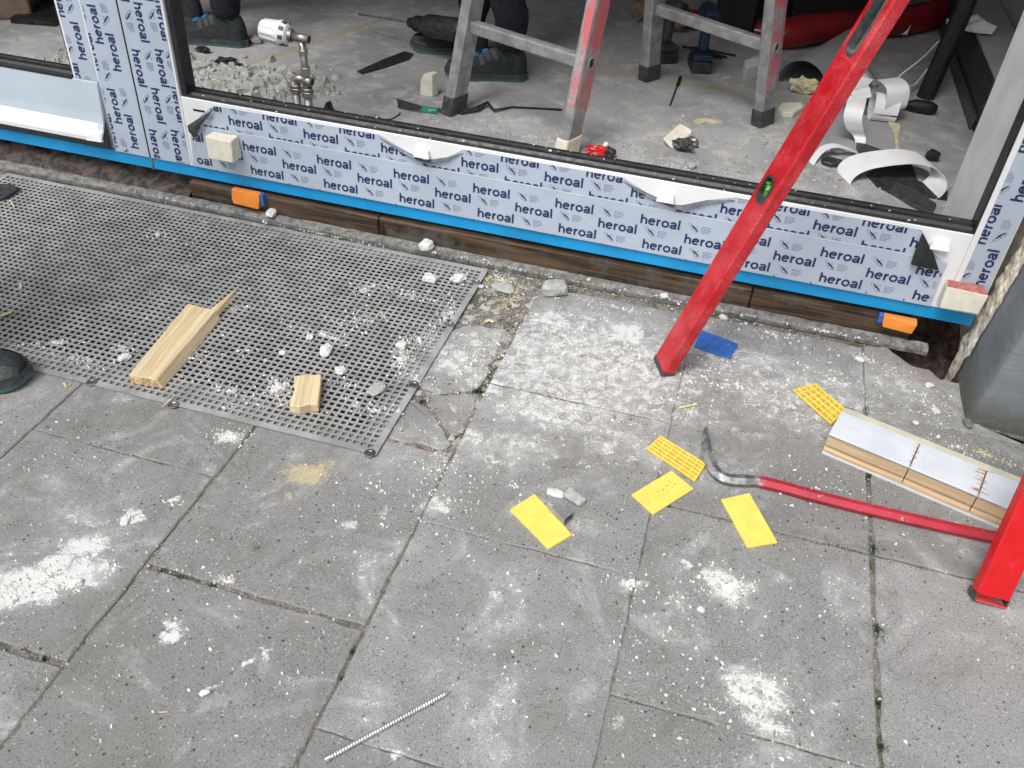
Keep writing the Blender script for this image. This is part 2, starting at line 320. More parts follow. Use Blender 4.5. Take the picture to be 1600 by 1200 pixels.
# ------------------------------------------------------------ mesh building
class MB:
    def __init__(s): s.v = []; s.f = []
    def add(s, vs, fs):
        o = len(s.v); s.v += [tuple(p) for p in vs]; s.f += [tuple(i+o for i in f) for f in fs]; return s
    def box(s, a, b):
        x0, y0, z0 = a; x1, y1, z1 = b
        return s.obox((x0, y0, z0), (x1-x0, 0, 0), (0, y1-y0, 0), (0, 0, z1-z0))
    def obox(s, o, ax, ay, az):
        o, ax, ay, az = map(Vector, (o, ax, ay, az))
        v = [o, o+ax, o+ax+ay, o+ay, o+az, o+ax+az, o+ax+ay+az, o+ay+az]
        return s.add(v, [(3, 2, 1, 0), (4, 5, 6, 7), (0, 1, 5, 4), (1, 2, 6, 5), (2, 3, 7, 6), (3, 0, 4, 7)])
    def prism(s, pts, ext):
        pts = [Vector(p) for p in pts]; e = Vector(ext); n = len(pts)
        nrm = sum(((pts[i]).cross(pts[(i+1) % n]) for i in range(n)), Vector())
        if nrm.dot(e) < 0: pts.reverse()
        v = pts+[p+e for p in pts]
        return s.add(v, [tuple(reversed(range(n))), tuple(range(n, 2*n))]+[(i, (i+1) % n, n+(i+1) % n, n+i) for i in range(n)])
    def tube(s, path, r, n=8, cap=True, up=None, flat=1.0, rot=0):
        path = [Vector(p) for p in path]; m = len(path)
        rr = r if isinstance(r, (list, tuple)) else [r]*m
        o = len(s.v); prev = None
        for i, p in enumerate(path):
            t = (path[min(i+1, m-1)]-path[max(i-1, 0)]).normalized()
            if prev is None:
                a = Vector(up) if up else (Vector((0, 0, 1)) if abs(t.z) < .9 else Vector((1, 0, 0)))
            else: a = prev
            a = (a-t*a.dot(t)).normalized(); prev = a; b = t.cross(a)
            for k in range(n):
                th = 2*math.pi*k/n+rot; s.v.append(tuple(p+a*(rr[i]*flat*math.cos(th))+b*(rr[i]*math.sin(th))))
        for i in range(m-1):
            for k in range(n):
                s.f.append((o+i*n+k, o+i*n+(k+1) % n, o+(i+1)*n+(k+1) % n, o+(i+1)*n+k))
        if cap:
            s.f.append(tuple(o+k for k in reversed(range(n)))); s.f.append(tuple(o+(m-1)*n+k for k in range(n)))
        return s
    def ribbon(s, path, wvec, th=.0006):
        """strip with real thickness: path of points, width vector(s)"""
        path = [Vector(p) for p in path]; m = len(path)
        W = [Vector(q) for q in wvec] if isinstance(wvec, list) else [Vector(wvec)]*m
        o = len(s.v)
        for i, p in enumerate(path):
            t = (path[min(i+1, m-1)]-path[max(i-1, 0)]).normalized(); nn = t.cross(W[i]).normalized()*th
            s.v += [tuple(p), tuple(p+W[i]), tuple(p+W[i]+nn), tuple(p+nn)]
        for i in range(m-1):
            for k in range(4): s.f.append((o+i*4+k, o+(i+1)*4+k, o+(i+1)*4+(k+1) % 4, o+i*4+(k+1) % 4))
        s.f.append((o, o+3, o+2, o+1)[::-1]); e = o+(m-1)*4; s.f.append((e, e+1, e+2, e+3)[::-1])
        return s
    def build(s, name, mat, parent=None, bevel=0, smooth=False, seg=1, fixn=True):
        me = bpy.data.meshes.new(name)
        if parent is not None: off = parent['_o']
        else:
            a = np.array(s.v); off = (float((a[:, 0].min()+a[:, 0].max())/2), float((a[:, 1].min()+a[:, 1].max())/2), float(a[:, 2].min()))
        ox, oy, oz = off
        me.from_pydata([(x-ox, y-oy, z-oz) for x, y, z in s.v], [], s.f)
        if bevel or fixn:
            bm = bmesh.new(); bm.from_mesh(me)
            if fixn: bmesh.ops.recalc_face_normals(bm, faces=bm.faces)
            if bevel: bmesh.ops.bevel(bm, geom=[e for e in bm.edges if e.is_manifold and e.calc_face_angle(0) > .5], offset=bevel, segments=seg, affect='EDGES', profile=.5)
            bm.to_mesh(me); bm.free()
        me.materials.append(M[mat] if isinstance(mat, str) else mat)
        if smooth: me.polygons.foreach_set('use_smooth', [True]*len(me.polygons))
        me.update()
        o = bpy.data.objects.new(name, me); COL.objects.link(o)
        if parent is not None: o.parent = parent
        else: o.location = off
        o['_o'] = off
        return o
def tag(o, label=None, cat=None, group=None, kind=None):
    for k, v in (('label', label), ('category', cat), ('group', group), ('kind', kind)):
        if v: o[k] = v
    return o
def thing(name, loc, label, cat, group=None):
    o = bpy.data.objects.new(name, None); o.empty_display_size = .05; COL.objects.link(o); o.location = loc; o['_o'] = tuple(loc)
    return tag(o, label, cat, group)
def struct(o): o['kind'] = 'structure'; return o
def jag(poly, step=.01, amp=.0015, seed=0, fr=60):
    """densify a closed xy outline and roughen it"""
    out = []
    n = len(poly)
    for i in range(n):
        a = Vector(poly[i][:2]); b = Vector(poly[(i+1) % n][:2]); L = (b-a).length; k = max(1, int(L/step))
        nn = Vector((-(b-a).y, (b-a).x)).normalized() if L > 0 else Vector((0, 0))
        for j in range(k):
            p = a+(b-a)*(j/k)
            d = noise.noise(Vector((p.x*fr, p.y*fr, seed)))*amp+noise.noise(Vector((p.x*fr*.3, p.y*fr*.3, seed+5)))*amp*1.4
            d += -amp*2.2*max(0, noise.noise(Vector((p.x*14, p.y*14, seed+3)))-.25)*2; out.append(p+nn*d)
    return out
def slab_mesh(poly, zt=0.0, th=.04, bev=.0025, amp=.0014, seed=0, step=.012):
    pts = jag(poly, step, amp, seed); n = len(pts); m = MB()
    area = sum(pts[i].x*pts[(i+1) % n].y-pts[(i+1) % n].x*pts[i].y for i in range(n))
    if area < 0: pts.reverse()
    inner = []
    for i in range(n):
        a, b = pts[i-1], pts[(i+1) % n]; t = (b-a)
        nn = Vector((-t.y, t.x)).normalized() if t.length > 0 else Vector((0, 0))
        inner.append(pts[i]+nn*bev*(1+.5*noise.noise(Vector((pts[i].x*90, pts[i].y*90, seed+9)))))
    v = [(p.x, p.y, zt) for p in inner]+[(p.x, p.y, zt-bev*.9) for p in pts]+[(p.x, p.y, zt-th) for p in pts]
    f = [tuple(range(n))]+[(i, n+i, n+(i+1) % n, (i+1) % n) for i in range(n)]+[(n+i, 2*n+i, 2*n+(i+1) % n, n+(i+1) % n) for i in range(n)]
    m.add(v, f); return m

# ------------------------------------------------------------ ground, pit, pavement
PX0, PX1, PY0, PY1 = -1.90, -.60, 1.225, 1.83
KX0, KX1, KY0, KY1 = .44, .66, 1.765, 2.2
g = MB()
def sheet(m, x0, y0, x1, y1, z): m.add([(x0, y0, z), (x1, y0, z), (x1, y1, z), (x0, y1, z)], [(0, 1, 2, 3)])
ZJ = -.0042
sheet(g, -40, -40, 40, PY0, ZJ)
sheet(g, -40, PY0, PX0, PY1, ZJ); sheet(g, PX1, PY0, 40, KY0, ZJ); sheet(g, PX1, KY0, KX0, PY1, ZJ); sheet(g, KX1, KY0, 40, PY1, ZJ)
sheet(g, -40, PY1, KX0, 1.99, ZJ); sheet(g, KX1, PY1, 40, 1.99, ZJ)
struct(g.build('ground', 'joint', fixn=False))
# sunken drain well under the mat
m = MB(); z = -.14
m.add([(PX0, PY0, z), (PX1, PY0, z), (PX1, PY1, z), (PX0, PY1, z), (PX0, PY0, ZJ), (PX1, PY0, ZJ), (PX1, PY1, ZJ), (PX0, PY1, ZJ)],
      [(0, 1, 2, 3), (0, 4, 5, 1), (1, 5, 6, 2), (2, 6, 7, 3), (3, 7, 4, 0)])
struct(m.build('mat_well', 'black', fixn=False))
# cavity of dug-out rubble beside the plinth
m = MB(); NX, NY = 46, 70; xs = np.linspace(.34, .70, NX); ys = np.linspace(1.70, 2.30, NY)
for j, y in enumerate(ys):
    for i, x in enumerate(xs):
        n1 = noise.fractal(Vector((x*14, y*14, 3)), .9, 2.1, 4); n2 = noise.noise(Vector((x*60, y*60, 1)))
        edge = min(1, max(0, (x-.40)/.06), max(0, (y-1.76)/.06))*1.0
        zz = -.045-.075*edge+.030*n1+.008*n2
        if y > 1.95: zz += (y-1.95)*.35
        m.v.append((x, y, zz))
for j in range(NY-1):
    for i in range(NX-1): a = j*NX+i; m.f.append((a, a+1, a+NX+1, a+NX))
struct(m.build('dug_hole_soil', 'soil_red', smooth=False, fixn=False))

pave = bpy.data.objects.new('pavement', None); COL.objects.link(pave); pave['_o'] = (0, 0, 0); pave['kind'] = 'structure'
PITCH = .4233
OFF = {-3: .567, -2: .770, -1: .590, 0: .777, 1: .777, 2: .60, -4: .79, -5: .567}
wideX = {(1, None): .0095, (-1, None): .004}
def jx(c, y):    # half joint width at column line c
    if c == 1: return .0042 if y < 1.45 else .0016
    if c == -2: return .0026
    if c == -1: return .0021
    if c == 0: return .0003
    return .0018
def jy(c, j):
    if c == -2 and abs(j-.77) < .01: return .0048
    if c == -3 and abs(j-.567) < .01: return .006
    if c == 0 and abs(j-1.2) < .01: return .0026
    if c == 1 and abs(j-1.2) < .01: return .0022
    if c == -1 and abs(j-1.437) < .01: return .0028
    if c == 0 and abs(j-.354) < .01: return .0028
    return .0010
CAVE = [G(1385, 541), G(1410, 561), G(1425, 571), G(1452, 577), G(1470, 592), G(1492, 597)]
seed = 0
for c in range(-9, 7):
    off = OFF.get(c, .567+.11*(c % 3)); k0 = -8
    for k in range(-8, 6):
        y0 = off+k*PITCH; y1 = y0+PITCH
        if y0 > 1.86 or y1 < -2.4: continue
        x0, x1 = c*.4, (c+1)*.4; seed += 1
        ym = (y0+y1)/2
        a, b = x0+jx(c, ym), x1-jx(c+1, ym); d, e = y0+jy(c, y0), min(y1-jy(c, y1), 1.868)
        if c <= -2 and c >= -5:
            if y0 > 1.15: continue
            e = min(e, PY0-.002)
        if e-d < .05: continue
        zt = random.uniform(-.0008, .0006)
        if c == 1 and e > 1.7:
            poly = [(a, d), (x1-.002, d), (x1-.002, 1.60), (.66, 1.62), (CAVE[5].x, CAVE[5].y)]+[(q.x, q.y) for q in reversed(CAVE[:5])]+[(a, 1.868)]
            poly = [(a, d), (.795, d), (.795, 1.60), (.64, 1.66), (CAVE[5].x+.02, CAVE[5].y)]+[(q.x, q.y) for q in reversed(CAVE)]+[(a, 1.875)]
            sm = slab_mesh(poly, 0, .06, .003, .0022, seed)
        elif c == -1 and e > 1.7:
            sm = slab_mesh([(a, d), (b, d), (b, e), (-.385, e-.005), (-.392, 1.80)], zt, .05, .003, .002, seed)
        else: sm = slab_mesh([(a, d), (b, d), (b, e), (a, e)], zt, .05, .0026, .0022 if c != 1 else .0027, seed)
        sm.build('slab', 'slab', pave, fixn=False)
# back strip of cast concrete left of the mat
slab_mesh([(-3.4, 1.24), (-2.02, 1.24), (-1.905, 1.24), (-1.905, 1.868), (-3.4, 1.868)], 0, .05, .003, .002, 91).build('slab', 'slab', pave, fixn=False)
slab_mesh([(-1.905, 1.835), (PX1-.01, 1.835), (PX1-.01, 1.868), (-1.905, 1.868)], 0, .05, .002, .001, 92).build('slab', 'slab', pave, fixn=False)
# broken slab pieces between the mat and the next row
def gp(*pts): return [tuple(G(u, v)[:2]) for u, v in pts]
B1 = [(-.598, 1.365), (-.598, 1.60)]
pa = [(-.597, 1.60)]+gp((708, 515), (730, 507), (757, 508), (792, 514), (779, 548), (763, 578), (746, 606), (738, 612), (705, 613), (684, 613), (662, 606))+[(-.597, 1.36)]
slab_mesh(pa, .0, .04, .005, .004, 101, .009).build('broken_slab', 'slab', pave, fixn=False)
pb = gp((662, 608), (690, 613), (749, 611), (738, 645), (727, 671), (718, 680), (704, 681), (694, 668), (680, 645), (668, 632))
slab_mesh(pb, -.003, .04, .005, .004, 102, .009).build('broken_slab', 'slab', pave, fixn=False)
pc = [(-.597, 1.355)]+gp((650, 627), (668, 635), (685, 654), (696, 674), (704, 690))+[(-.418, 1.212), (-.43, 1.200), (-.597, 1.200)]
slab_mesh(pc, -.001, .04, .005, .003, 103, .009).build('broken_slab', 'slab', pave, fixn=False)
# gravelly mortar bed where the slab is missing
m = MB(); NX, NY = 60, 90; xs = np.linspace(-.60, -.385, NX); ys = np.linspace(1.19, 1.872, NY)
for y in ys:
    for x in xs:
        zz = -.0045+.0035*noise.fractal(Vector((x*40, y*40, 7)), .8, 2, 4)+.0015*noise.noise(Vector((x*260, y*260, 2)))
        m.v.append((x, y, min(zz, .001)))
for j in range(NY-1):
    for i in range(NX-1): a = j*NX+i; m.f.append((a, a+1, a+NX+1, a+NX))
struct(m.build('mortar_bed', 'gravel', fixn=False))

# ------------------------------------------------------------ building shell
FZ = .02
m = MB(); m.box((-7, 1.99, -.2), (KX0-.02, 6.6, FZ)); m.box((KX0-.02, 2.28, -.2), (4, 6.6, FZ)); struct(m.build('interior_floor', 'floor', fixn=False))
m = MB(); m.box((-7, 6.6, -.1), (4, 6.8, 3.0)); struct(m.build('back_wall', 'wall_in'))
m = MB(); m.box((.98, 2.28, FZ), (1.16, 6.59, 2.7)); struct(m.build('interior_side_wall', 'wall_r'))
m = MB(); m.box((-6.2, 2.2, FZ), (-6.0, 6.59, 2.7)); struct(m.build('interior_far_wall', 'wall_in'))
m = MB(); m.box((-7, 1.95, 2.7), (4, 6.8, 2.85)); struct(m.build('ceiling', 'wall_in'))
m = MB(); m.box((-7, 1.90, 2.86), (4, 2.2, 4.2)); tag(m.build('facade_wall', 'facade'), 'grey rendered wall strip above the glazed shop front', 'wall')
m = MB(); m.box((-7, 1.90, 0), (-3.3, 2.2, 2.69)); tag(m.build('facade_pier', 'facade'), 'grey rendered wall pier left of the shop front', 'wall')

# plinth / pillar on the right
pil = thing('plastered_pillar', (1.2, 1.8, 0), 'grey painted plinth pillar with chipped cream stucco edge right of the door frame', 'pillar')
xa = .612; xb = .655
m = MB(); pts = []
NZ, NYY = 60, 16
base = [(xa+.012, 1.672)]; 
m.prism([(xa+.045, 1.674, -.15), (2.6, 1.60, -.15), (2.6, 2.27, -.15), (xb+.012, 2.27, -.15)], (0, 0, 2.38)); m.build('core', 'stucco', pil)
# rough stucco on the left face
m = MB(); zs = np.linspace(-.14, 2.2, 320); tt = np.linspace(0, 1, 26)
def facex(y, zq): return xa+.085*min(max(zq, 0), .3)+.03*(y-1.668)
for zq in zs:
    for t in tt:
        y = 1.672+t*(1.96-1.672)
        d = .006*noise.fractal(Vector((y*30, zq*30, 2)), .8, 2, 4)
        m.v.append((facex(y, zq)+.007-d, y, zq))
for j in range(len(zs)-1):
    for i in range(len(tt)-1): a = j*len(tt)+i; m.f.append((a, a+1, a+len(tt)+1, a+len(tt)))
m.build('rough_stucco', 'stucco', pil, fixn=False)
# smooth grey coat: front face and part of the side, its rear edge chipped
bnd = []
for (u, v) in ((1494, 579), (1516, 552), (1539, 522), (1556, 500), (1569, 480), (1585, 440), (1600, 399)):
    q = Vector((0, 1.85, (579-v)/600)); bnd.append((q.z, q.y))
bnd = [(-.15, bnd[0][1]+.05)]+bnd+[(bnd[-1][0]+.3, bnd[-1][1]-.01), (2.2, bnd[-1][1])]
def edge_y(zq):
    for i in range(len(bnd)-1):
        if bnd[i][0] <= zq <= bnd[i+1][0]:
            t = (zq-bnd[i][0])/(bnd[i+1][0]-bnd[i][0]); y = bnd[i][1]*(1-t)+bnd[i+1][1]*t
            return min(1.948, max(1.70, y+.012*noise.fractal(Vector((zq*22, 1, 0)), .8, 2, 4)))
    return 1.8
m = MB(); zs = list(np.linspace(-.14, .7, 170))+list(np.linspace(.72, 2.2, 60)); cols = 14
fx = [.004, .02, .05, .1, .2, .5, 1.9]
for zq in zs:
    ye = edge_y(zq); row = []
    fl = .008*max(0, min(1, (.10-zq)/.10))**1.5      # flared foot
    lump = lambda x, y: .0035*noise.fractal(Vector((x*9, y*9, zq*9)), .8, 2, 3)
    row.append((facex(ye, zq)+.006, ye+.001, zq))
    for i in range(9):
        y = ye+(1.672-ye)*(i/8)
        row.append((facex(y, zq)-.002-fl*.4-lump(.6, y)*.6, y, zq))
    row[-1] = (row[-1][0]+.002, row[-1][1]-.003, zq)
    for q in fx: row.append((facex(1.668, zq)+q, 1.668-.037*q-.006-fl*.3-lump(xa+q, 1.6)*.6, zq))
    m.v += row
nr = 10+len(fx)
for j in range(len(zs)-1):
    for i in range(nr-1): a = j*nr+i; m.f.append((a, a+1, a+nr+1, a+nr))
m.build('grey_coat', 'plinth', pil, smooth=True)

# ------------------------------------------------------------ door and window frame
Y = 1.92
fr = thing('door_frame', (-.5, 1.95, .08), 'white aluminium door and window frame wrapped in blue printed protective film above a bright blue strip', 'door frame')
ZB, ZT = .116, .298
m = MB(); m.box((-1.40, Y, .114), (.545, Y+.055, .306)); m.build('bottom_rail', 'white_alu', fr, .0012)
m = MB(); m.box((-3.28, Y+.012, .114), (-1.64, Y+.06, .302)); m.build('bottom_rail', 'white_alu', fr, .0012)
m = MB(); m.box((.5455, Y-.001, .114), (.622, Y+.05, 2.69)); m.build('side_post', 'white_alu', fr, .0015)
m = MB(); m.box((-1.5295, Y-.001, .114), (-1.4005, Y+.055, 2.69)); m.build('mullion', 'white_alu', fr, .0012)
m = MB(); m.box((-1.6395, Y-.001, .114), (-1.5305, Y+.055, 2.69)); m.build('mullion', 'white_alu', fr, .0012)
m = MB(); m.box((-1.726, Y+.010, .3025), (-1.641, Y+.058, 2.69)); m.build('window_stile', 'white_alu', fr, .0012)
m = MB(); m.box((-3.28, Y+.005, 2.61), (-1.727, Y+.055, 2.69)); m.box((-1.3995, Y+.003, 2.61), (.5445, Y+.055, 2.69)); m.build('head_rail', 'white_alu', fr)
m = MB(); m.box((-3.28, Y+.005, .303), (-3.2, Y+.055, 2.609)); m.build('window_stile', 'white_alu', fr)
# blue strips (two lengths, a joint at the mullion groove)
for a, b in ((-3.28, -1.534), (-1.529, .619)):
    m = MB(); m.box((a, Y+.004, .080), (b, Y+.030, .1135)); m.build('blue_strip', 'blue', fr, .0008)
m = MB(); m.box((-1.5338, Y+.003, .077), (-1.5292, Y+.028, .116)); m.build('strip_joint', 'steel', fr)
# films
m = MB()
fl = m.prism([(-1.395, Y-.0012, ZB), (.517, Y-.0012, ZB), (.515, Y-.0012, .231), (.50, Y-.0012, .2365), (-1.385, Y-.0012, .2365)], (0, -.0032, 0)); m.build('lower_film', 'film', fr, .0006)
flap1 = [F(593, 214), F(632, 234), F(648, 243), F(664, 250), F(700, 245), F(724, 238)]
flap2 = [F(974, 282), F(1010, 300), F(1050, 319), F(1066, 320), F(1105, 312), F(1148, 312)]
def xz(q, y): return (q.x, y, q.z)
up = [(-1.352, Y-.0003, .2372), (.50, Y-.0003, .2372)]
upr = F(1440, 362); up += [(upr.x+.006, Y-.0003, .262), (upr.x, Y-.0003, ZT)]
for fl_ in (flap2, flap1):
    up += [(q.x, Y-.0003, min(ZT, q.z)) if i not in (0, 5) else (q.x, Y-.0003, ZT) for i, q in list(enumerate(fl_))[::-1]]
up += [(-1.304, Y-.0003, ZT), (-1.352, Y-.0003, .262)]
m = MB(); m.prism(up, (0, -.0010, 0)); m.build('upper_film', 'film', fr)
for (a, b, z0, nm) in ((-1.5275, -1.4065, .1165, 'mullion_film'), (-1.6375, -1.5325, .1165, 'mullion_film'), (-1.7185, -1.652, .3035, 'mullion_film'), (.5565, .6195, .1165, 'post_film')):
    yy = Y-.0012 if a > -1.7 else Y+.0098
    m = MB(); m.prism([(a, yy, z0), (b, yy, z0), (b, yy, 2.66), (a, yy, 2.66)], (0, -.0008, 0)); m.build(nm, 'film', fr)
# dirt specks along the film edge (screw heads)
m = MB()
for u, v in ((454, 286), (501, 295), (571, 309), (620, 318), (691, 333), (741, 342), (814, 357), (865, 366), (941, 380), (993, 390), (1072, 404), (1210, 429), (1267, 440), (1353, 455), (1412, 466), (341, 265)):
    q = F(u, v); m.tube([(q.x, Y-.0042, q.z), (q.x, Y-.0065, q.z)], .0016, 6)
m.build('screw_heads', 'black', fr)
# ---- printing
def glyphs():
    """stroke outlines of the word heroal, x-height .52, ascender .73; width 1.0 units are scaled later"""
    S = []
    def arc(cx, cy, rx, ry, a0, a1, n=10): return [(cx+rx*math.cos(math.radians(a0+(a1-a0)*i/n)), cy+ry*math.sin(math.radians(a0+(a1-a0)*i/n))) for i in range(n+1)]
    t = .142
    x = 0.0
    S.append([(x+t/2, 0), (x+t/2, .73)]); S.append([(x+t/2, .28)]+arc(x+.245, .275, .17, .185, 160, 0, 8)+[(x+.415, 0)]); x += .555
    S.append([(x+.03, .285), (x+.44, .285)]); S.append(arc(x+.24, .26, .2, .205, 8, 318, 16)); x += .565
    S.append([(x+t/2, 0), (x+t/2, .52)]); S.append([(x+t/2, .30)]+arc(x+.27, .285, .17, .175, 160, 88, 5)); x += .365
    S.append(arc(x+.255, .26, .205, .205, 0, 360, 20)); x += .585
    S.append(arc(x+.225, .345, .165, .125, 165, 10, 8)+[(x+.385, .30), (x+.385, .10), (x+.41, 0)]); S.append([(x+.385, .275), (x+.20, .255)]+arc(x+.185, .15, .135, .1, 100, 290, 8)+[(x+.37, .13)]); x += .545
    S.append([(x+t/2, 0), (x+t/2, .73)]); x += t
    return S, x, t
GS, GW, GT = glyphs()
def stroke(pts, t):
    m = len(pts); L = []; R_ = []
    for i, p in enumerate(pts):
        a = pts[max(i-1, 0)]; b = pts[min(i+1, m-1)]; dx, dy = b[0]-a[0], b[1]-a[1]; d = math.hypot(dx, dy) or 1
        nx, ny = -dy/d*t/2, dx/d*t/2; L.append((p[0]+nx, p[1]+ny)); R_.append((p[0]-nx, p[1]-ny))
    return L, R_
def word(acc, ox, oy, sc):
    k = sc/GW
    for si, pts in enumerate(GS):
        L, R_ = stroke(pts, GT); z = si*.00004; o = len(acc[0])
        for a, b in zip(L, R_): acc[0].append((ox+a[0]*k, oy+a[1]*k, z)); acc[0].append((ox+b[0]*k, oy+b[1]*k, z))
        for i in range(len(pts)-1): acc[1].append((o+2*i, o+2*i+1, o+2*i+3, o+2*i+2))
def bird(acc, acc2, ox, oy, s):
    def poly(ac, pts, z=0):
        o = len(ac[0]); ac[0].extend([(ox+x*s, oy+y*s, z) for x, y in pts]); ac[1].append(tuple(range(o, o+len(pts))))
    poly(acc, [(-.02, .66), (.02, .50), (.20, .36), (.40, .20), (.62, .06), (.50, .26), (.34, .42), (.16, .54)], -.00003)
    poly(acc, [(0, .62), (.09, .58), (.30, .42), (.44, .34), (.36, .30), (.24, .36), (.10, .50)])
    poly(acc, [(.10, .26), (.22, .34), (.36, .60), (.27, .52), (.16, .36)], .00005)
    poly(acc, [(.24, .42), (.36, .36), (.52, .24), (.58, .18), (.42, .24), (.26, .32)], .0001)
    def line(ac, pts, t, z=0):
        L, R_ = stroke(pts, t); o = len(ac[0])
        for a, b in zip(L, R_): ac[0].append((ox+a[0]*s, oy+a[1]*s, z)); ac[0].append((ox+b[0]*s, oy+b[1]*s, z))
        for i in range(len(pts)-1): ac[1].append((o+2*i, o+2*i+1, o+2*i+3, o+2*i+2))
    line(acc2, [(-.22, .72), (-.1, .70), (0, .62)], .03); line(acc2, [(-.22, .72), (-.14, .5), (0, .36), (.12, .28)], .03)
    line(acc2, [(.36, .62), (.50, .60), (.46, .44)], .025); line(acc2, [(.1, .22), (.26, .12), (.44, .10), (.6, .12)], .035); line(acc2, [(.3, .06), (.44, .02), (.58, .05)], .025)
    for j in range(5):
        y = .56-.125*j+.02; x = .80
        for ln in ((.16, .1, .2, .12), (.22, .2, .16), (.14, .22, .12, .18), (.2, .12, .24), (.26, .2))[j]:
            line(acc2, [(x, y), (x+ln, y)], .048); x += ln+.035
def pattern(w, h, x0, y0, rows=None):
    """print pattern covering 0..w, 0..h; word starts at x0 (mod pitch) on rows y0 + .0325 n, stagger .5"""
    A = ([], []); B = ([], []); px, ry = .2115, .0338
    n0 = int(math.floor((0-y0)/ry))-1; n1 = int(math.ceil((h-y0)/ry))+1
    for n in range(n0, n1+1):
        xs0 = x0+(px*.5 if n % 2 else 0)-px*6; x = xs0
        while x < w+.1:
            if x > -.25: word(A, x, y0+n*ry, .095); bird(A, B, x+.121, y0+n*ry+.001, .031)
            x += px
    return A, B
def clip_pat(acc, planes):
    me = bpy.data.meshes.new('t'); me.from_pydata(acc[0], [], acc[1]); bm = bmesh.new(); bm.from_mesh(me); bpy.data.meshes.remove(me)
    for co, no in planes:
        gm = bm.verts[:]+bm.edges[:]+bm.faces[:]
        bmesh.ops.bisect_plane(bm, geom=gm, plane_co=co, plane_no=no, clear_outer=True)
    bm.verts.index_update(); v = [tuple(q.co) for q in bm.verts]; f = [tuple(q.index for q in fc.verts) for fc in bm.faces]; bm.free(); return v, f
def place_print(w, h, x0, y0, fn, extra=()):
    for acc, mt in zip(pattern(w, h, x0, y0), ('ink', 'ink2')):
        v, f = clip_pat(acc, [((0, 0, 0), (-1, 0, 0)), ((w, 0, 0), (1, 0, 0)), ((0, 0, 0), (0, -1, 0)), ((0, h, 0), (0, 1, 0))]+list(extra))
        if not v: continue
        q = MB(); q.add([fn(*p) for p in v], f); q.build('printed_lettering', mt, fr, fixn=False)
YL = Y-.0046; X0 = -1.385
def lower_print():
    for rowz, xs in ((.1915, -1.022), (.1605, -.911), (.1265, -1.008)):
        A = ([], []); B = ([], [])
        for k in range(-3, 9):
            x = xs+.2115*k
            word(A, x, rowz, .095); bird(A, B, x+.121, rowz+.001, .031)
        for acc, mt in ((A, 'ink'), (B, 'ink2')):
            v, f = clip_pat(acc, [((-1.383, 0, 0), (-1, 0, 0)), ((.512, 0, 0), (1, 0, 0)), ((0, .118, 0), (0, -1, 0)), ((0, .235, 0), (0, 1, 0))])
            q = MB(); q.add([(p[0], YL-p[2], p[1]) for p in v], f); q.build('printed_lettering', mt, fr, fixn=False)
lower_print()
def upper_print():
    YU = Y-.0016
    def inpoly(x, zq, poly):
        r = False; n = len(poly)
        for i in range(n):
            a, b = poly[i], poly[(i+1) % n]
            if (a[2] > zq) != (b[2] > zq) and x < (b[0]-a[0])*(zq-a[2])/(b[2]-a[2])+a[0]: r = not r
        return r
    for rowz, xs in ((.2535, -1.055), (.2835, -.955), (.2235, -.943)):
        A = ([], []); B = ([], [])
        for k in range(-3, 9):
            x = xs+.2115*k
            word(A, x, rowz, .095); bird(A, B, x+.121, rowz+.001, .031)
        for acc, mt in ((A, 'ink'), (B, 'ink2')):
            v, f = clip_pat(acc, [((-1.35, 0, 0), (-1, 0, 0)), ((.49, 0, 0), (1, 0, 0)), ((0, .2375, 0), (0, -1, 0)), ((0, ZT-.0005, 0), (0, 1, 0))])
            f = [fc for fc in f if all(inpoly(v[i][0], v[i][1], up) for i in fc)]
            used = sorted({i for fc in f for i in fc}); mp = {o: i for i, o in enumerate(used)}
            if not used: continue
            q = MB(); q.add([(v[i][0], YU-v[i][2], v[i][1]) for i in used], [tuple(mp[i] for i in fc) for fc in f]); q.build('printed_lettering', mt, fr, fixn=False)
upper_print()
# upright members: words run up (left of the groove) or down (right of it)
def upright(x0, x1, z0, z1, y, starts, down=False):
    """starts: list of (x of baseline, z of word start)"""
    A = ([], []); B = ([], [])
    for xb_, zs_ in starts:
        for k in range(-12, 14):
            s0 = zs_+.2115*k
            if down: word(A, 10-s0, xb_, .095); bird(A, B, 10-s0+.121, xb_+.001, .031)
            else: word(A, s0, xb_, .095); bird(A, B, s0+.121, xb_+.001, .031)
    if down: pl = [((10-z1, 0, 0), (-1, 0, 0)), ((10-z0, 0, 0), (1, 0, 0)), ((0, x0, 0), (0, -1, 0)), ((0, x1, 0), (0, 1, 0))]
    else: pl = [((z0, 0, 0), (-1, 0, 0)), ((z1, 0, 0), (1, 0, 0)), ((0, -x1, 0), (0, -1, 0)), ((0, -x0, 0), (0, 1, 0))]
    for acc, mt in ((A, 'ink'), (B, 'ink2')):
        v, f = clip_pat(acc, pl); q = MB()
        if down: q.add([(p[1], y-p[2], 10-p[0]) for p in v], f)
        else: q.add([(-p[1], y-p[2], p[0]) for p in v], f)
        q.build('printed_lettering', mt, fr, fixn=False)
YM = Y-.0024
# baselines: for upward text glyphs rise towards -x, baseline at +x side
upright(-1.6355, -1.534, .118, 2.6, YM, [(1.628-.0, .128+.2115*0-.0), (1.5945+.0, .20), (1.560, .135)] )
upright(-1.7175, -1.6545, 0.305, 2.6, Y+.0086, [(1.668, .357), (1.702, .46)])
upright(-1.5265, -1.4075, .118, 2.6, YM, [(-1.516, .20), (-1.482, .318), (-1.448, .21), (-1.42, .33)], down=True)
upright(.5575, .6185, .118, 2.6, YM, [(-.607, .187), (-.575, .302), (-.588, .29)][:1]+[(-.573, .29)])
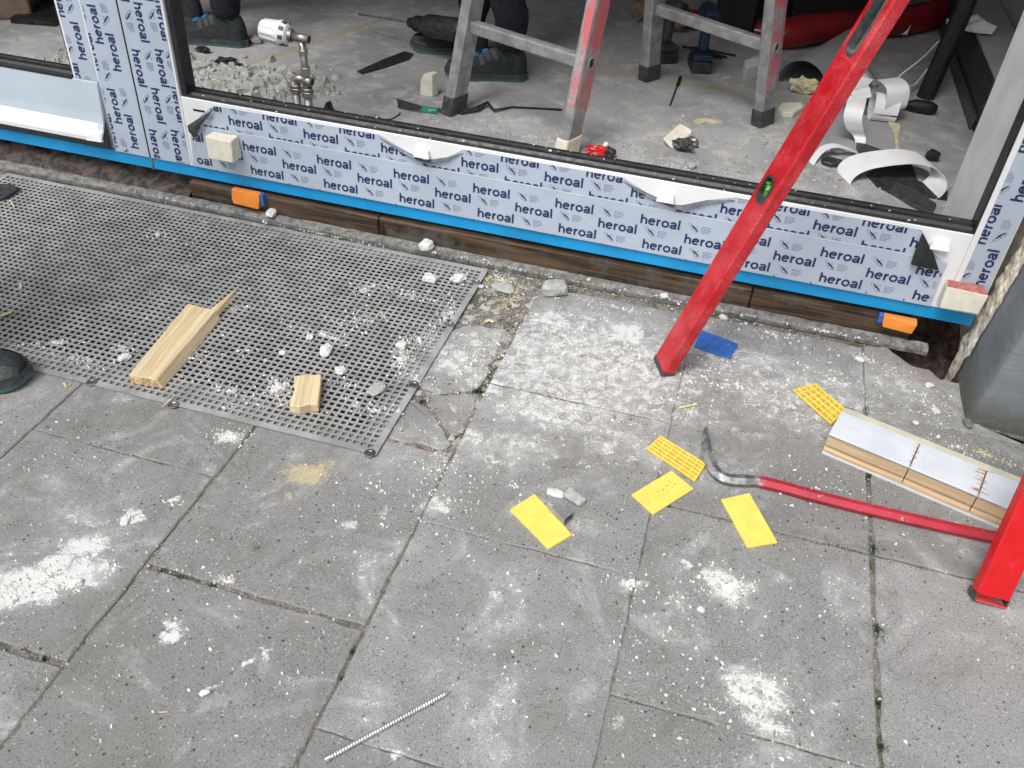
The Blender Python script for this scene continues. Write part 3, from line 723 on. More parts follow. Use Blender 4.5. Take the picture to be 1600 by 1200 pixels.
# peeled film flaps, white triangles of bare profile show above them
def flap(name, pts, tip_out, mat='dark_plastic'):
    m = MB(); n = len(pts); o = []
    for q, d in pts: o.append((q.x, Y-.0018-d[0], q.z+d[1]))
    return o
for fl_, mt in ((flap1, 'film_back'), (flap2, 'film_back')):
    top = [Vector((q.x, Y-.0020, min(q.z, ZT))) for q in fl_]
    outs = [0, .005, .009, .010, .006, 0]; dn = [0, -.006, -.005, -.003, -.005, 0]
    low = [Vector((q.x+(.010 if i in (2, 3) else 0), Y-.0030-outs[i], min(q.z, ZT)+dn[i])) for i, q in enumerate(fl_)]
    m = MB(); v = []
    for a, b in zip(top, low): v += [a, b]
    m.add(v, [(2*i, 2*i+1, 2*i+3, 2*i+2) for i in range(5)]); m.add([p+Vector((0, -.0006, -.0004)) for p in v], [(2*i, 2*i+1, 2*i+3, 2*i+2) for i in range(5)])
    m.build('peeled_film_flap', mt, fr, fixn=False)
# left upper corner flap and right black flap
def folded(name, mat, px, outs, th=.0012):
    m = MB(); v = [Vector((F(u, v_).x, Y-.006-o, F(u, v_).z)) for (u, v_), o in zip(px, outs)]
    n = len(v); c = sum(v, Vector())/n+Vector((0, -.004, 0))
    m.add(v+[c], [(i, (i+1) % n, n) for i in range(n)]); m.add([p+Vector((0, .002, 0)) for p in v+[c]], [((i+1) % n, i, n) for i in range(n)])
    return m.build(name, mat, fr, fixn=False)
folded('peeled_film_flap', 'dark_plastic', [(336, 169), (318, 180), (299, 192), (302, 201), (311, 211), (319, 193)], [.001, .008, .014, .016, .012, .010])
folded('peeled_film_flap', 'black', [(1441, 361), (1427, 392), (1422, 406), (1446, 411), (1466, 416), (1458, 392)], [.002, .012, .016, .018, .014, .008])
m = MB(); q = F(311, 173); m.box((q.x-.017, Y-.0008, q.z-.0028), (q.x+.017, Y+.001, q.z+.0028)); m.build('drain_slot', 'black', fr, .0004)
# drain caps
for u, v in ((661, 238), (1041, 307), (1469, 381)):
    q = F(u, v); m = MB(); w1, w2 = .017, .021
    m.prism([(q.x-w2, Y-.017, q.z-.009), (q.x+w2, Y-.017, q.z-.009), (q.x+w1, Y-.013, q.z+.010), (q.x-w1, Y-.013, q.z+.010)], (0, .0165, .0)); m.build('drain_cap', 'white_plastic', fr, .0015, seg=2)
# gaskets: rubber lips that run back from the frame edge
def gasket(x0, x1):
    m = MB(); prof = [(Y+.004, .3065), (Y+.010, .3095), (Y+.016, .3080), (Y+.022, .3140), (Y+.034, .3150), (Y+.040, .3185), (Y+.052, .3175), (Y+.055, .300)]
    m.prism([(x0, a, b) for a, b in prof]+[(x0, Y+.004, .300)], (x1-x0, 0, 0)); m.build('gasket', 'gasket', fr)
gasket(-1.396, .542); gasket(-3.19, -1.729)
m = MB(); m.box((-1.3995, Y+.006, .306), (-1.384, Y+.052, 2.609)); m.build('gasket', 'gasket', fr, .002)
m = MB(); m.box((.5415, Y+.001, .309), (.5450, Y+.052, 2.609)); m.build('gasket', 'gasket', fr)
m = MB(); m.box((-1.7295, Y+.012, .318), (-1.7265, Y+.052, 2.609)); m.build('gasket', 'gasket', fr)
# seam line between the two mullions
m = MB(); m.box((-1.5309, Y-.0030, .116), (-1.5291, Y+.03, 2.6)); m.build('seam', 'black', fr)
m = MB()
for i in range(26): m.tube([(-1.5296+random.uniform(-.001, .001), Y-.002, .13+i*.037+random.uniform(-.01, .01))]*1+[(-1.5296, Y-.004, .13+i*.037)], .0022, 5)
# window sill with rolled nose below the left window
prof = [(Y+.011, .302), (Y+.005, .300), (Y+.001, .26), (Y-.003, .215), (Y-.007, .192), (Y-.014, .178), (Y-.022, .168), (Y-.027, .158), (Y-.026, .148), (Y-.022, .148), (Y-.023, .156), (Y-.018, .165), (Y-.004, .184), (Y+.005, .215), (Y+.010, .296)]
m = MB(); m.prism([(-3.28, a, b) for a, b in prof], (3.28-1.653, 0, 0)); m.build('window_sill', 'sill_alu', fr, smooth=False)
prof2 = [(Y-.0078, .1925), (Y-.0148, .1788), (Y-.0228, .1690), (Y-.0282, .1585), (Y-.0272, .1470), (Y-.0255, .1470), (Y-.0268, .158), (Y-.0215, .1680), (Y-.0138, .1778), (Y-.0070, .1915)]
m = MB(); m.prism([(-3.28, a, b) for a, b in prof2], (3.28-1.668, 0, 0)); m.build('sill_nose', 'white_alu', fr, smooth=False)
m = MB(); m.prism([(-1.705, Y-.030, .146), (-1.655, Y-.030, .148), (-1.652, Y-.016, .176), (-1.662, Y-.024, .170), (-1.675, Y-.020, .180), (-1.69, Y-.028, .166)], (0, .008, .002)); m.build('torn_sill_end', 'white_plastic', fr, .001)
m = MB(); m.prism([(-3.28, Y-.020, .147), (-3.28, Y-.010, .124), (-3.28, Y+.003, .116), (-3.28, Y+.003, .19)], (3.28-1.652, 0, 0)); m.build('sill_underside', 'dark_plastic', fr)
# inner reveal of the right jamb
q = X(1475, 325, .546)
m = MB(); m.box((.546, Y+.056, .09), (.60, q.y, 2.69)); m.build('reveal_board', 'reveal', fr, .002)

# foam blocks stuck on the frame
def wonky_box(name, mat, a, b, amp, label, cat, group=None, topmat=None):
    m = MB().box(a, b); o = m.build(name, mat, None, min(abs(b[0]-a[0]), abs(b[2]-a[2]))*.06, seg=2)
    for v in o.data.vertices:
        v.co += Vector([noise.noise(Vector(v.co)*25+Vector((i*7, 3, 1)))*amp for i in range(3)])
    return tag(o, label, cat, group)
a, b = F(325, 213, 1.885), F(371, 252, 1.885)
wonky_box('foam_block', 'foam', (a.x, 1.872, b.z-.002), (b.x-.002, Y-.0055, a.z+.004), .004, 'cream foam block with clean faces stuck near the left end of the lower film', 'foam block', 'cream foam blocks on the frame')
a, b = F(1481, 445, 1.885), F(1531, 486, 1.885)
o = wonky_box('foam_block', 'foam', (a.x-.001, 1.872, b.z-.004), (b.x-.002, Y-.0055, a.z), .005, 'cream foam block with red top stuck at the bottom right corner of the frame', 'foam block', 'cream foam blocks on the frame')
o.data.materials.append(M['foam_red'])
for p in o.data.polygons:
    if p.normal.z > .7: p.material_index = 1

# ------------------------------------------------------------ sill beam, batten, shims, rubble under the strip
bs = thing('threshold_beam', (-.6, 1.96, 0), 'dark old timber beam lying under the blue strip of the door frame', 'beam')
for a, b, dz in ((-1.42, -.86, .0), (-.857, .12, .002), (.123, .50, .0)):
    m = MB(); m.box((a, 1.9155, -.01), (b, 1.985, .066+dz)); m.build('timber', 'beam', bs, .003)
m = MB(); m.prism([(-.86, 1.9145, .0), (-.845, 1.9145, .055), (-.835, 1.9145, .02)], (0, .004, 0)); m.build('crack', 'black', bs)
bt = MB(); pts = []
n = 180
for i in range(n+1):
    x = -3.3+i*(3.3+.545)/n; r = .0025*noise.fractal(Vector((x*22, 0, 0)), .8, 2, 3); r2 = .002*noise.fractal(Vector((x*35, 4, 0)), .8, 2, 3)
    for (yy, zz) in ((1.889+r, -.001), (1.888+r, .010+r2), (1.892+r, .0165+r2), (1.911, .0200+r2*1.5), (1.912, -.004)): bt.v.append((x, yy, zz))
for i in range(n):
    for k in range(4): a = i*5+k; bt.f.append((a, a+5, a+6, a+1))
bt.f.append((0, 1, 2, 3, 4)); e = n*5; bt.f.append((e, e+1, e+2, e+3, e+4)[::-1])
tag(bt.build('threshold_batten', 'batten'), 'long grey mortar-smeared batten lying in front of the dark beam', 'batten')
# heap of rubble behind the batten, left
m = MB(); NX, NY = 260, 14
for i in range(NX):
    for j in range(NY):
        x = -3.3+i*(3.3-1.43)/(NX-1); t = j/(NY-1); y = 1.913+t*.10
        m.v.append((x, y, .012+.055*t**.7+.014*noise.fractal(Vector((x*18, y*30, 0)), .8, 2, 4)*min(1, t*4)))
for i in range(NX-1):
    for j in range(NY-1): a = i*NY+j; m.f.append((a, a+1, a+NY+1, a+NY))
struct(m.build('rubble_bank', 'soil', fixn=False))
for (u, v, u2, v2, lb) in ((362, 297, 408, 325, 'orange plastic packer under the blue strip near the foam block on the left'), (1384, 487, 1427, 519, 'orange plastic packer under the blue strip near the right end of the batten')):
    a, b = F(u, v, 1.90), F(u2, v2, 1.90)
    t = thing('orange_packer', (a.x, 1.9, b.z), lb, 'packer', 'orange packers under the frame')
    z1 = .0785; z0 = b.z+.002
    m = MB(); m.prism([(a.x, 1.893, z0+.012), (a.x+.004, 1.892, z0), (b.x-.004, 1.892, z0-.004), (b.x, 1.893, z0+.020), (b.x, 1.899, z1), (a.x, 1.899, z1)], (0, .0155, 0)); m.build('wedge', 'orange', t, .0012)
    m = MB(); xx = b.x+.001 if u < 900 else a.x-.010
    m.box((xx, 1.899, z0+.004), (xx+.009, 1.914, z1)); m.build('wedge', 'bluepl', t, .001)

# ------------------------------------------------------------ perforated rubber mat
MX0, MX1, MY0, MY1, MZ0, MZ1 = -1.992, -.538, 1.140, 1.872, .0024, .0050
mat = thing('rubber_mat', (-1.26, 1.5, 0), 'grey perforated rubber mat with square holes lying in front of the left window', 'mat')
mat['_o'] = (-1.26, 1.5, 0)
NXh, NYh = 91, 46; bord = .012
cw, ch = (MX1-MX0-2*bord)/NXh, (MY1-MY0-2*bord)/NYh; hw = .67
m = MB(); V = []; Fc = []
gx = [MX0]; 
for i in range(NXh): gx += [MX0+bord+i*cw+cw*(1-hw)/2, MX0+bord+(i+1)*cw-cw*(1-hw)/2]
gx.append(MX1); gy = [MY0]
for j in range(NYh): gy += [MY0+bord+j*ch+ch*(1-hw)/2, MY0+bord+(j+1)*ch-ch*(1-hw)/2]
gy.append(MY1)
nx, ny = len(gx), len(gy)
def mz(x, y): return .0012*noise.noise(Vector((x*3, y*3, 0)))
def wx(x, y): return .0014*noise.noise(Vector((x*7, y*7, 5)))
top = []; 
for j in range(ny):
    for i in range(nx):
        x, y = gx[i], gy[j]; V.append((x+wx(x, y), y+wx(y, x+3), MZ1+mz(x, y)))
nb = len(V)
V += [(x, y, MZ0) for (x, y, z) in V[:nb]]
for j in range(ny-1):
    for i in range(nx-1):
        a = j*nx+i
        if (i % 2 == 1) and (j % 2 == 1):
            q = (a, a+1, a+nx+1, a+nx)
            for k in range(4): Fc.append((q[k], q[(k+1) % 4], q[(k+1) % 4]+nb, q[k]+nb))
        else: Fc.append((a, a+1, a+nx+1, a+nx))
for i in range(nx-1): Fc.append((i+1, i, i+nb, i+1+nb)); a = (ny-1)*nx+i; Fc.append((a, a+1, a+1+nb, a+nb))
for j in range(ny-1): a = j*nx; Fc.append((a, a+nx, a+nx+nb, a+nb)); a = j*nx+nx-1; Fc.append((a+nx, a, a+nb, a+nx+nb))
m.v = V; m.f = Fc
mo = m.build('perforated_sheet', 'rubber', mat, fixn=False)
for u, v in ((143, 597), (271, 632), (578, 708), (647, 601), (703, 507), (744, 441)):
    c = G(u, v, .006); r = .0115; m = MB(); N = 16
    for k in range(N):
        th = 2*math.pi*k/N
        for rr, zz in ((r, 0), (r*.93, .0014), (r*.55, .0018), (r*.42, .0006)): m.v.append((c.x+rr*math.cos(th), c.y+rr*math.sin(th), .0060+zz))
    for k in range(N):
        for q in range(3): a = k*4+q; b = ((k+1) % N)*4+q; m.f.append((a, b, b+1, a+1))
    m.f.append(tuple(k*4+3 for k in range(N)))
    wsh = m.build('washer', 'steel', mat, smooth=False)

# ------------------------------------------------------------ lumps and crumbs
def lump(u, v, w, h, name, mat, label, cat, group=None, z=.0, seed=0, hz=.6, rot=0, sub=2, sharp=1.0):
    c = G(u, v, z); bm = bmesh.new(); bmesh.ops.create_icosphere(bm, subdivisions=sub, radius=.5)
    for q in bm.verts:
        d = 1+.42*sharp*noise.noise(q.co*2.6+Vector((seed*3.1, 0, 0)))+.22*sharp*noise.noise(q.co*6+Vector((seed, 4, 0)))
        q.co = q.co*d
        for ax in range(3):  # flatten some sides into broken facets
            lim = .43+.08*noise.noise(Vector((seed, ax, 2)))
            if abs(q.co[ax]) > lim: q.co[ax] = math.copysign(lim+(abs(q.co[ax])-lim)*.25, q.co[ax])
    me = bpy.data.meshes.new(name); bm.to_mesh(me); bm.free(); me.materials.append(M[mat])
    R_ = Matrix.Rotation(rot, 3, 'Z'); hh = min(w, h)*hz
    for p in me.vertices: p.co = R_ @ Vector((p.co.x*w*1.15, p.co.y*h*1.15, p.co.z*hh*1.15))
    zm = min(p.co.z for p in me.vertices)
    for p in me.vertices: p.co.z -= zm+hh*.06
    o = bpy.data.objects.new(name, me); COL.objects.link(o); o.location = (c.x, c.y, z)
    return tag(o, label, cat, group)
MZ = .0055
LUMPS = [
 (672,438,.030,.022,MZ,'round pitted plaster lump on the mat, left one of the two beside the corner washer'),
 (716,439,.034,.020,MZ,'plaster lump on the mat touching distance left of the corner washer, flatter and wider'),
 (510,551,.030,.020,MZ,'plaster lump on the mat just below the long dust smear'),
 (532,582,.018,.018,MZ,'small plaster lump between the dust smear and the grey plaster shard'),
 (484,529,.012,.016,MZ,'small pointed plaster lump above the red-tipped crumb on the mat'),
 (442,553,.010,.012,MZ,'tiny plaster crumb with a red tip on the mat'),
 (247,369,.016,.009,MZ,'small flat white chip lying alone on the upper left of the mat'),
 (627,543,.018,.020,MZ,'plaster lump at the upper end of the powder trail near the mat edge'),
 (196,561,.022,.014,MZ,'grey plaster lump on the mat left of the split wooden lath'),
 (425,336,.036,.020,.019,'white plaster lump on the batten beside the left orange packer'),
 (666,388,.028,.028,.019,'white plaster lump on the batten above the mat corner'),
 (1038,464,.016,.012,.019,'small white plaster lump on the batten left of the leaning red level'),
 (920,438,.008,.007,.019,'tiny plaster crumb on the batten above the grey stone'),
 (1130,498,.018,.013,0,'white plaster lump on the paving just right of the leaning red level'),
 (752,449,.010,.009,0,'small white lump in the mortar bed beside the mat corner'),
 (118,914,.018,.013,0,'plaster lump at the end of the big white powder patch, lower left'),
 (197,815,.02,.010,0,'low white plaster lump on the slab above the powder patch'),
 (1342,563,.018,.010,0,'white chip on the slab below the broken edge near the batten end'),
 (1451,604,.014,.012,0,'white crumb on the reddish broken slab corner'),
 (1463,645,.012,.010,0,'white crumb on the slab left of the pillar foot'),
 (1430,662,.010,.008,0,'white crumb on the slab above the cream strip of the cut sill'),
 (1095,954,.011,.008,0,'small round white crumb below the large powder spot'),
 (320,1084,.012,.008,0,'small white crumb alone on the big lower left slab')]
for i, (u, v, a, b, z, lb) in enumerate(LUMPS):
    lump(u, v, a*1.22, b*1.25, 'plaster_lump', 'plaster', lb, 'plaster lump', 'white plaster lumps lying about', z, i+3, .62, i*.9, 3)
lump(588, 611, .030, .042, 'plaster_shard', 'plaster_grey', 'smooth pale grey plaster shard on the mat right of the sawn wood offcut', 'plaster piece', None, MZ, 41, .35, -.35, 3, .5)
lump(865, 459, .062, .046, 'grey_stone', 'plaster_grey', 'angular grey concrete lump with white dusty top in front of the batten', 'stone', None, 0, 51, .75, .5, 2, 1.3)
lump(786, 452, .060, .036, 'grey_stone', 'plaster_grey', 'flat broken concrete piece bedded in the mortar beside the mat', 'stone', None, -.004, 54, .3, -.2, 2, 1.0)
lump(806, 479, .020, .016, 'grey_stone', 'plaster_grey', 'small broken concrete bit below the bedded flat piece', 'stone', None, -.003, 55, .4, .2)
lump(897, 781, .040, .026, 'mortar_lump', 'plaster_grey', 'grey mortar lump beside the small square metal profile', 'stone', None, 0, 61, .55, -.4, 3, 1.1)
lump(868, 772, .032, .018, 'mortar_lump', 'plaster', 'white dusty mortar lump behind the small square metal profile', 'stone', None, 0, 62, .4, -.1, 3)
lump(1361, 706, .001, .001, 'pebble', 'stone_dark', 'x', 'stone') if False else None
lump(1511, 664, .018, .030, 'pebble', 'stone_dark', 'bluish grey pebble at the foot of the pillar corner', 'stone', None, 0, 66, .6, .3)
lump(400, 856, .010, .007, 'pebble', 'stone_dark', 'small dark pebble on the slab above the middle left joint', 'stone', None, 0, 67, .6, .3)

def crumbs(name, spots_, mat, z, label, smin, smax, cat='crumbs', pw=3.6, mult=1.0):
    V = []; Fc = []
    for (u, v, rx, ry, ang, n) in spots_:
        n = int(n*mult)
        c = G(u, v, z); ca, sa = math.cos(math.radians(ang)), math.sin(math.radians(ang))
        for k in range(n):
            r = abs(rng.normal(0, .55)); th = rng.uniform(0, 2*math.pi); a, b = r*rx*math.cos(th), r*ry*math.sin(th)
            x, y = c.x+a*ca-b*sa, c.y+a*sa+b*ca
            if z < .005 and y < 1.875 and y > MY0-.002 and MX0 < x < MX1: continue
            if y > 1.885 and z < .01: continue
            s = smin+(smax-smin)*rng.random()**pw; sx, sy, sz = s*rng.uniform(.6, 1.5), s*rng.uniform(.5, 1.1), s*rng.uniform(.3, .8)
            al = rng.uniform(0, 3.14); c2, s2 = math.cos(al), math.sin(al); o = len(V); zb = z-.0008
            base = [(-.5, -.4), (.5, -.5), (.6, .3), (-.1, .6), (-.6, .2)]
            for (p, q) in base:
                p *= rng.uniform(.7, 1.1)*sx; q *= rng.uniform(.7, 1.1)*sy; V.append((x+p*c2-q*s2, y+p*s2+q*c2, zb))
            for (p, q) in ((-.25, -.2), (.3, -.15), (.1, .3)):
                p *= sx; q *= sy; V.append((x+p*c2-q*s2, y+p*s2+q*c2, z+sz*rng.uniform(.7, 1)))
            Fc += [(o+5, o+6, o+7), (o, o+1, o+6, o+5), (o+1, o+2, o+6), (o+2, o+3, o+7, o+6), (o+3, o+4, o+7), (o+4, o, o+5, o+7)]
    m = MB(); m.v = V; m.f = Fc; o = m.build(name, mat, None, fixn=False); o['kind'] = 'stuff'; o['label'] = label; o['category'] = cat
    return o
crumbs('plaster_crumbs', [(80,900,.16,.06,35,420),(20,940,.1,.05,30,160),(205,808,.03,.022,40,80),(360,682,.05,.028,0,320),(1135,915,.06,.045,0,260),(1185,1085,.07,.06,0,420),
  (1060,940,.1,.06,0,90),(870,520,.26,.20,0,800),(1000,560,.3,.18,0,800),(900,640,.34,.16,0,420),(740,560,.10,.18,20,420),(700,780,.08,.08,0,160),(800,760,.25,.14,0,220),
  (1150,600,.25,.14,0,320),(1320,600,.22,.1,0,220),(1460,640,.07,.08,0,200),(1500,700,.2,.05,-10,200),(1290,760,.25,.12,0,120),(1350,560,.12,.03,-15,160),(780,440,.07,.09,0,260),(960,480,.3,.02,-2,240),
  (600,820,.3,.15,0,120),(300,900,.5,.3,0,130),(500,1000,.5,.25,0,70),(1000,1000,.5,.25,0,110),(1300,950,.4,.3,0,90),(100,700,.2,.1,0,120),(268,972,.02,.018,0,60),(352,903,.03,.014,0,50),
  (980,910,.04,.02,0,60),(870,770,.05,.02,0,80),(590,760,.1,.05,0,50),(690,730,.05,.05,0,120),(1600,1000,.3,.3,0,80),(150,1060,.3,.15,0,80),(270,785,.02,.014,0,40),(790,1030,.5,.3,0,110),
  (1100,1100,.4,.2,0,120),(1200,520,.2,.05,-5,200)],
  'crumb', 0.0, 'white plaster crumbs scattered over the paving slabs', .0010, .0062, mult=1.5)
crumbs('mat_crumbs', [(435,607,.028,.035,60,420),(505,522,.10,.012,-12,160),(560,500,.05,.05,0,120),(570,450,.03,.035,0,120),(628,560,.025,.07,20,260),(655,530,.04,.06,0,140),(650,590,.04,.03,0,100),
  (85,535,.07,.012,25,60),(190,545,.03,.02,0,90),(700,490,.03,.05,0,120),(580,640,.12,.06,0,140),(640,460,.12,.05,0,120),(360,610,.12,.06,0,110),(720,430,.05,.05,0,80),(300,560,.15,.1,0,90),(540,600,.08,.04,0,70),(300,380,.4,.15,0,70),(120,560,.15,.03,0,80),(380,480,.3,.15,0,90),(18,475,.03,.03,0,20)],
  'crumb', MZ, 'white plaster crumbs and dust lying on the rubber mat', .0010, .0066, mult=1.7)
crumbs('batten_crumbs', [(500,365,.3,.012,0,90),(800,418,.4,.012,0,110),(1100,478,.3,.012,0,110),(1300,520,.15,.012,0,60),(280,315,.2,.012,0,60)], 'crumb', .0205, 'white crumbs lying along the grey batten', .0014, .007)
crumbs('well_crumbs', [(600,640,.05,.03,0,60),(500,640,.3,.05,0,200),(700,500,.04,.2,0,200)], 'crumb', .001, 'white crumbs lying below the mat holes', .001, .004)
crumbs('dark_grit', [(780,460,.06,.05,0,120),(860,450,.05,.03,0,80),(1330,560,.2,.03,-10,90),(1500,680,.15,.05,-10,90),(700,600,.05,.1,0,60),(900,900,.8,.5,0,260),(1000,560,.4,.2,0,200)], 'stone_dark', 0.0, 'dark grit grains scattered over the paving slabs', .0012, .005)
crumbs('frame_crumbs', [], 'crumb', .3, '', .001, .004) if False else None
crumbs('sand_grains', [(860,440,.12,.03,0,300),(1000,466,.3,.012,0,420),(780,440,.08,.04,0,300),(1250,515,.25,.012,0,300),(800,470,.04,.06,0,200)], 'cardboard', .0, 'tan sand grains along the front of the batten', .001, .004, mult=1)
crumbs('pale_sand_grains', [(870,440,.14,.03,0,300),(1000,466,.3,.012,0,420),(780,440,.08,.04,0,500),(1250,515,.25,.012,0,300),(800,470,.04,.06,0,300),(1540,710,.1,.03,-15,400)], 'cream', .0, 'pale sandy grains along the batten and pillar foot', .001, .0045, mult=1)
m = MB()
for k in range(60):
    x = random.uniform(-1.38, .53); y = Y+random.uniform(.001, .05); s = random.uniform(.0008, .0032)*(2 if random.random() < .06 else 1); z = .3075 if y < Y+.004 else (.310 if y < Y+.02 else .3175)
    m.obox((x, y, z), (s*1.6, s*.4, 0), (-s*.3, s, 0), (0, 0, s*.8))
o = m.build('frame_crumbs', 'crumb', None, fixn=False); o['kind'] = 'stuff'; o['label'] = 'white crumbs lying on the black gasket of the frame'; o['category'] = 'crumbs'
# splinters and straws
def stick(pts, r, name, mat, label, cat, group=None, n=5, z=.002):
    m = MB(); P_ = []
    for q in pts:
        zz = q[2] if len(q) > 2 else z; P_.append(G(q[0], q[1], zz))
    m.tube(P_, r, n, flat=.6); return tag(m.build(name, mat, None, fixn=False), label, cat, group)
stick([(1061,637), (1075,634), (1089,631)], .0035, 'wood_splinter', 'pine', 'short brown wood splinter on the paving between red level and yellow packers', 'splinter', 'wood splinters on the ground')
stick([(595,488,.01), (606,503,.009)], .002, 'wood_splinter', 'pine', 'thin wood splinter on the upper middle of the mat', 'splinter', 'wood splinters on the ground')
stick([(32,442,.01), (33,452,.009)], .003, 'wood_splinter', 'pine', 'tiny upright wood splinter near the left edge of the mat', 'splinter', 'wood splinters on the ground')
stick([(0,494,.01), (18,487,.01)], .005, 'wood_splinter', 'pine', 'broad wood splinter at the left picture edge on the mat', 'splinter', 'wood splinters on the ground')
stick([(15,312,.01), (22,323,.01)], .0018, 'wood_splinter', 'cream', 'thin pale splinter at the upper left corner of the mat', 'splinter', 'wood splinters on the ground')
stick([(100,598), (104,605), (110,600)], .003, 'wood_splinter', 'pine', 'curled wood shaving in front of the mat edge beside the boot', 'splinter', 'wood splinters on the ground')
stick([(249,1113), (262,1112)], .001, 'wood_splinter', 'cream', 'single straw on the big lower left slab', 'splinter', 'wood splinters on the ground')
stick([(434,636,.010), (450,628,.014)], .0013, 'wood_splinter', 'cream', 'thin splinter sticking out left of the sawn wood offcut', 'splinter', 'wood splinters on the ground')
stick([(254,635,.010), (272,618,.012)], .0014, 'wood_splinter', 'pine', 'thin splinter beside the front washer of the mat', 'splinter', 'wood splinters on the ground')
stick([(300,543,.012), (319,562,.012), (298,581,.011)], .0007, 'bent_straw', 'pine', 'bent thin straw on the mat right of the split lath', 'straw')
stick([(758,503), (764,500,.004), (771,503)], .005, 'cream_chip', 'cream', 'small cream chip in the mortar bed beside the mat washer', 'chip')
m = MB(); q = [G(u, v, .010) for u, v in ((-10, 290), (18, 290), (31, 295), (22, 303), (8, 311), (-10, 314))]
m.prism(q, (0, 0, .006)); tag(m.build('black_rag', 'black_dusty', None, .002), 'torn black rubber scrap at the upper left corner of the mat', 'rubber scrap')
m = MB(); q = [G(u, v, -.001) for u, v in ((787,790),)]
# moss tufts in the joints
V = []; Fc = []
def tuft(u, v, n, r, ln=.006):
    c = G(u, v, -.003)
    for k in range(n):
        a = rng.uniform(0, 6.28); rr = abs(rng.normal(0, r)); x, y = c.x+rr*math.cos(a), c.y+rr*math.sin(a); h = rng.uniform(.3, 1)*ln; a2 = rng.uniform(0, 6.28); wd = .0011; o = len(V)
        V.extend([(x-wd*math.cos(a2), y-wd*math.sin(a2), -.004), (x+wd*math.cos(a2), y+wd*math.sin(a2), -.004), (x+rng.normal(0, .002), y+rng.normal(0, .002), h-.002)]); Fc.append((o, o+1, o+2))
for (u, v, n, r) in ((745,612,160,.010),(742,600,120,.010),(762,572,70,.010),(1368,860,160,.010),(1374,985,170,.007),(1378,1000,90,.007),(1366,800,70,.005),(1372,1100,80,.005),(1380,1170,90,.005),(960,654,110,.008),(985,658,90,.008),(930,648,60,.010),
    (1380,862,60,.008),(1310,852,50,.008),(1290,845,40,.008),(280,905,60,.006),(330,918,60,.006),(250,895,40,.006),(550,1020,40,.005),(535,1060,40,.004),(660,628,50,.006),(1010,665,40,.006),(75,670,50,.008),(1355,640,40,.008),(992,725,60,.008),(70,1030,40,.006),(40,1015,30,.006),(1360,745,60,.006),(1055,1098,30,.006),(1250,1160,30,.006),(60,1080,30,.006)):
    tuft(u, v, n, r)
m = MB(); m.v = V; m.f = Fc; o = m.build('moss', 'moss', None, fixn=False); o['kind'] = 'stuff'; o['label'] = 'green moss growing in the paving joints'; o['category'] = 'moss'

# ------------------------------------------------------------ split lath and offcut on the mat
lath = thing('split_lath', tuple(G(260, 560, MZ)), 'long pale split wooden lath with a splintered end lying across the mat', 'wooden lath')
tz = .030
A_, B_, C_, D_ = G(201, 585, tz), G(244, 592, tz), G(337, 484, tz), G(293, 474, tz)
ax = (C_-B_); 
m = MB(); 
n = 14; topL = []; topR = []
for i in range(n+1):
    t = i/n; l = A_.lerp(D_, t); r = B_.lerp(C_, t); topL.append(l); topR.append(r)
v = []
for i, (l, r) in enumerate(zip(topL, topR)):
    side = (r-l).normalized()*.012
    jz = .0006*noise.noise(l*60)
    v += [l+Vector((0, 0, jz)), r+Vector((0, 0, jz-.0012)), Vector((r.x, r.y, MZ))+side*.9, Vector((l.x, l.y, MZ))]
fs = []
for i in range(n):
    for k in range(4): a = i*4+k; b = i*4+(k+1) % 4; fs.append((a, b, b+4, a+4))
fs += [(3, 2, 1, 0), (n*4, n*4+1, n*4+2, n*4+3)]
m.add(v, fs); pm = m.build('lath_body', 'pine', lath, .0012)
m = MB(); p0, p1, p2 = G(337, 484, .024), G(330, 495, .014), G(371, 449, .030)
m.add([C_+Vector((-.012, -.004, 0)), C_+Vector((.002, -.012, -.006)), C_+Vector((.004, -.008, -.020)), G(371, 449, .034), G(372, 452, .028)], [(0, 1, 3), (1, 2, 4, 3), (2, 0, 3, 4), (0, 2, 1)])
m.build('long_splinter', 'pine', lath)
m = MB()
for k in range(46):
    t = random.random(); s = A_.lerp(B_, t)+Vector((random.uniform(-.002, .002), .002, 0)); s.z = random.uniform(MZ+.003, tz-.002)
    d = (A_-D_).normalized()*random.uniform(.002, .011)+Vector((random.uniform(-.003, .003), 0, random.uniform(-.002, .002)))
    m.tube([s, s+d], [.0011, .0004], 4)
m.build('splintered_end', 'rust', lath)
m = MB()
for k in range(14):
    t = random.random(); s = D_.lerp(C_, t); s.z = random.uniform(.02, tz-.001); d = (D_-A_).normalized()*random.uniform(.003, .010); m.tube([s, s+d], [.0014, .0005], 4)
m.build('splintered_end', 'pine', lath)
off = thing('wood_offcut', tuple(G(477, 610, MZ)), 'short pale wood offcut with a torn lower end lying among plaster crumbs on the mat', 'wood offcut')
tz = .026; q = [G(u, v, tz) for u, v in ((459, 587), (480, 585), (502, 585), (501, 600), (497, 632), (484, 631), (468, 636), (452, 632), (460, 608))]
m = MB(); m.prism([Vector((p.x, p.y, MZ)) for p in q], (0, 0, tz-MZ)); m.build('offcut_body', 'pine_short', off, .0012)
m = MB()
for k in range(22):
    s = G(random.uniform(453, 492), random.uniform(630, 636), random.uniform(.010, .022)); m.tube([s, s+Vector((random.uniform(-.006, .002), -random.uniform(.002, .009), random.uniform(-.004, .001)))], [.0012, .0004], 4)
m.build('splintered_end', 'rust', off)

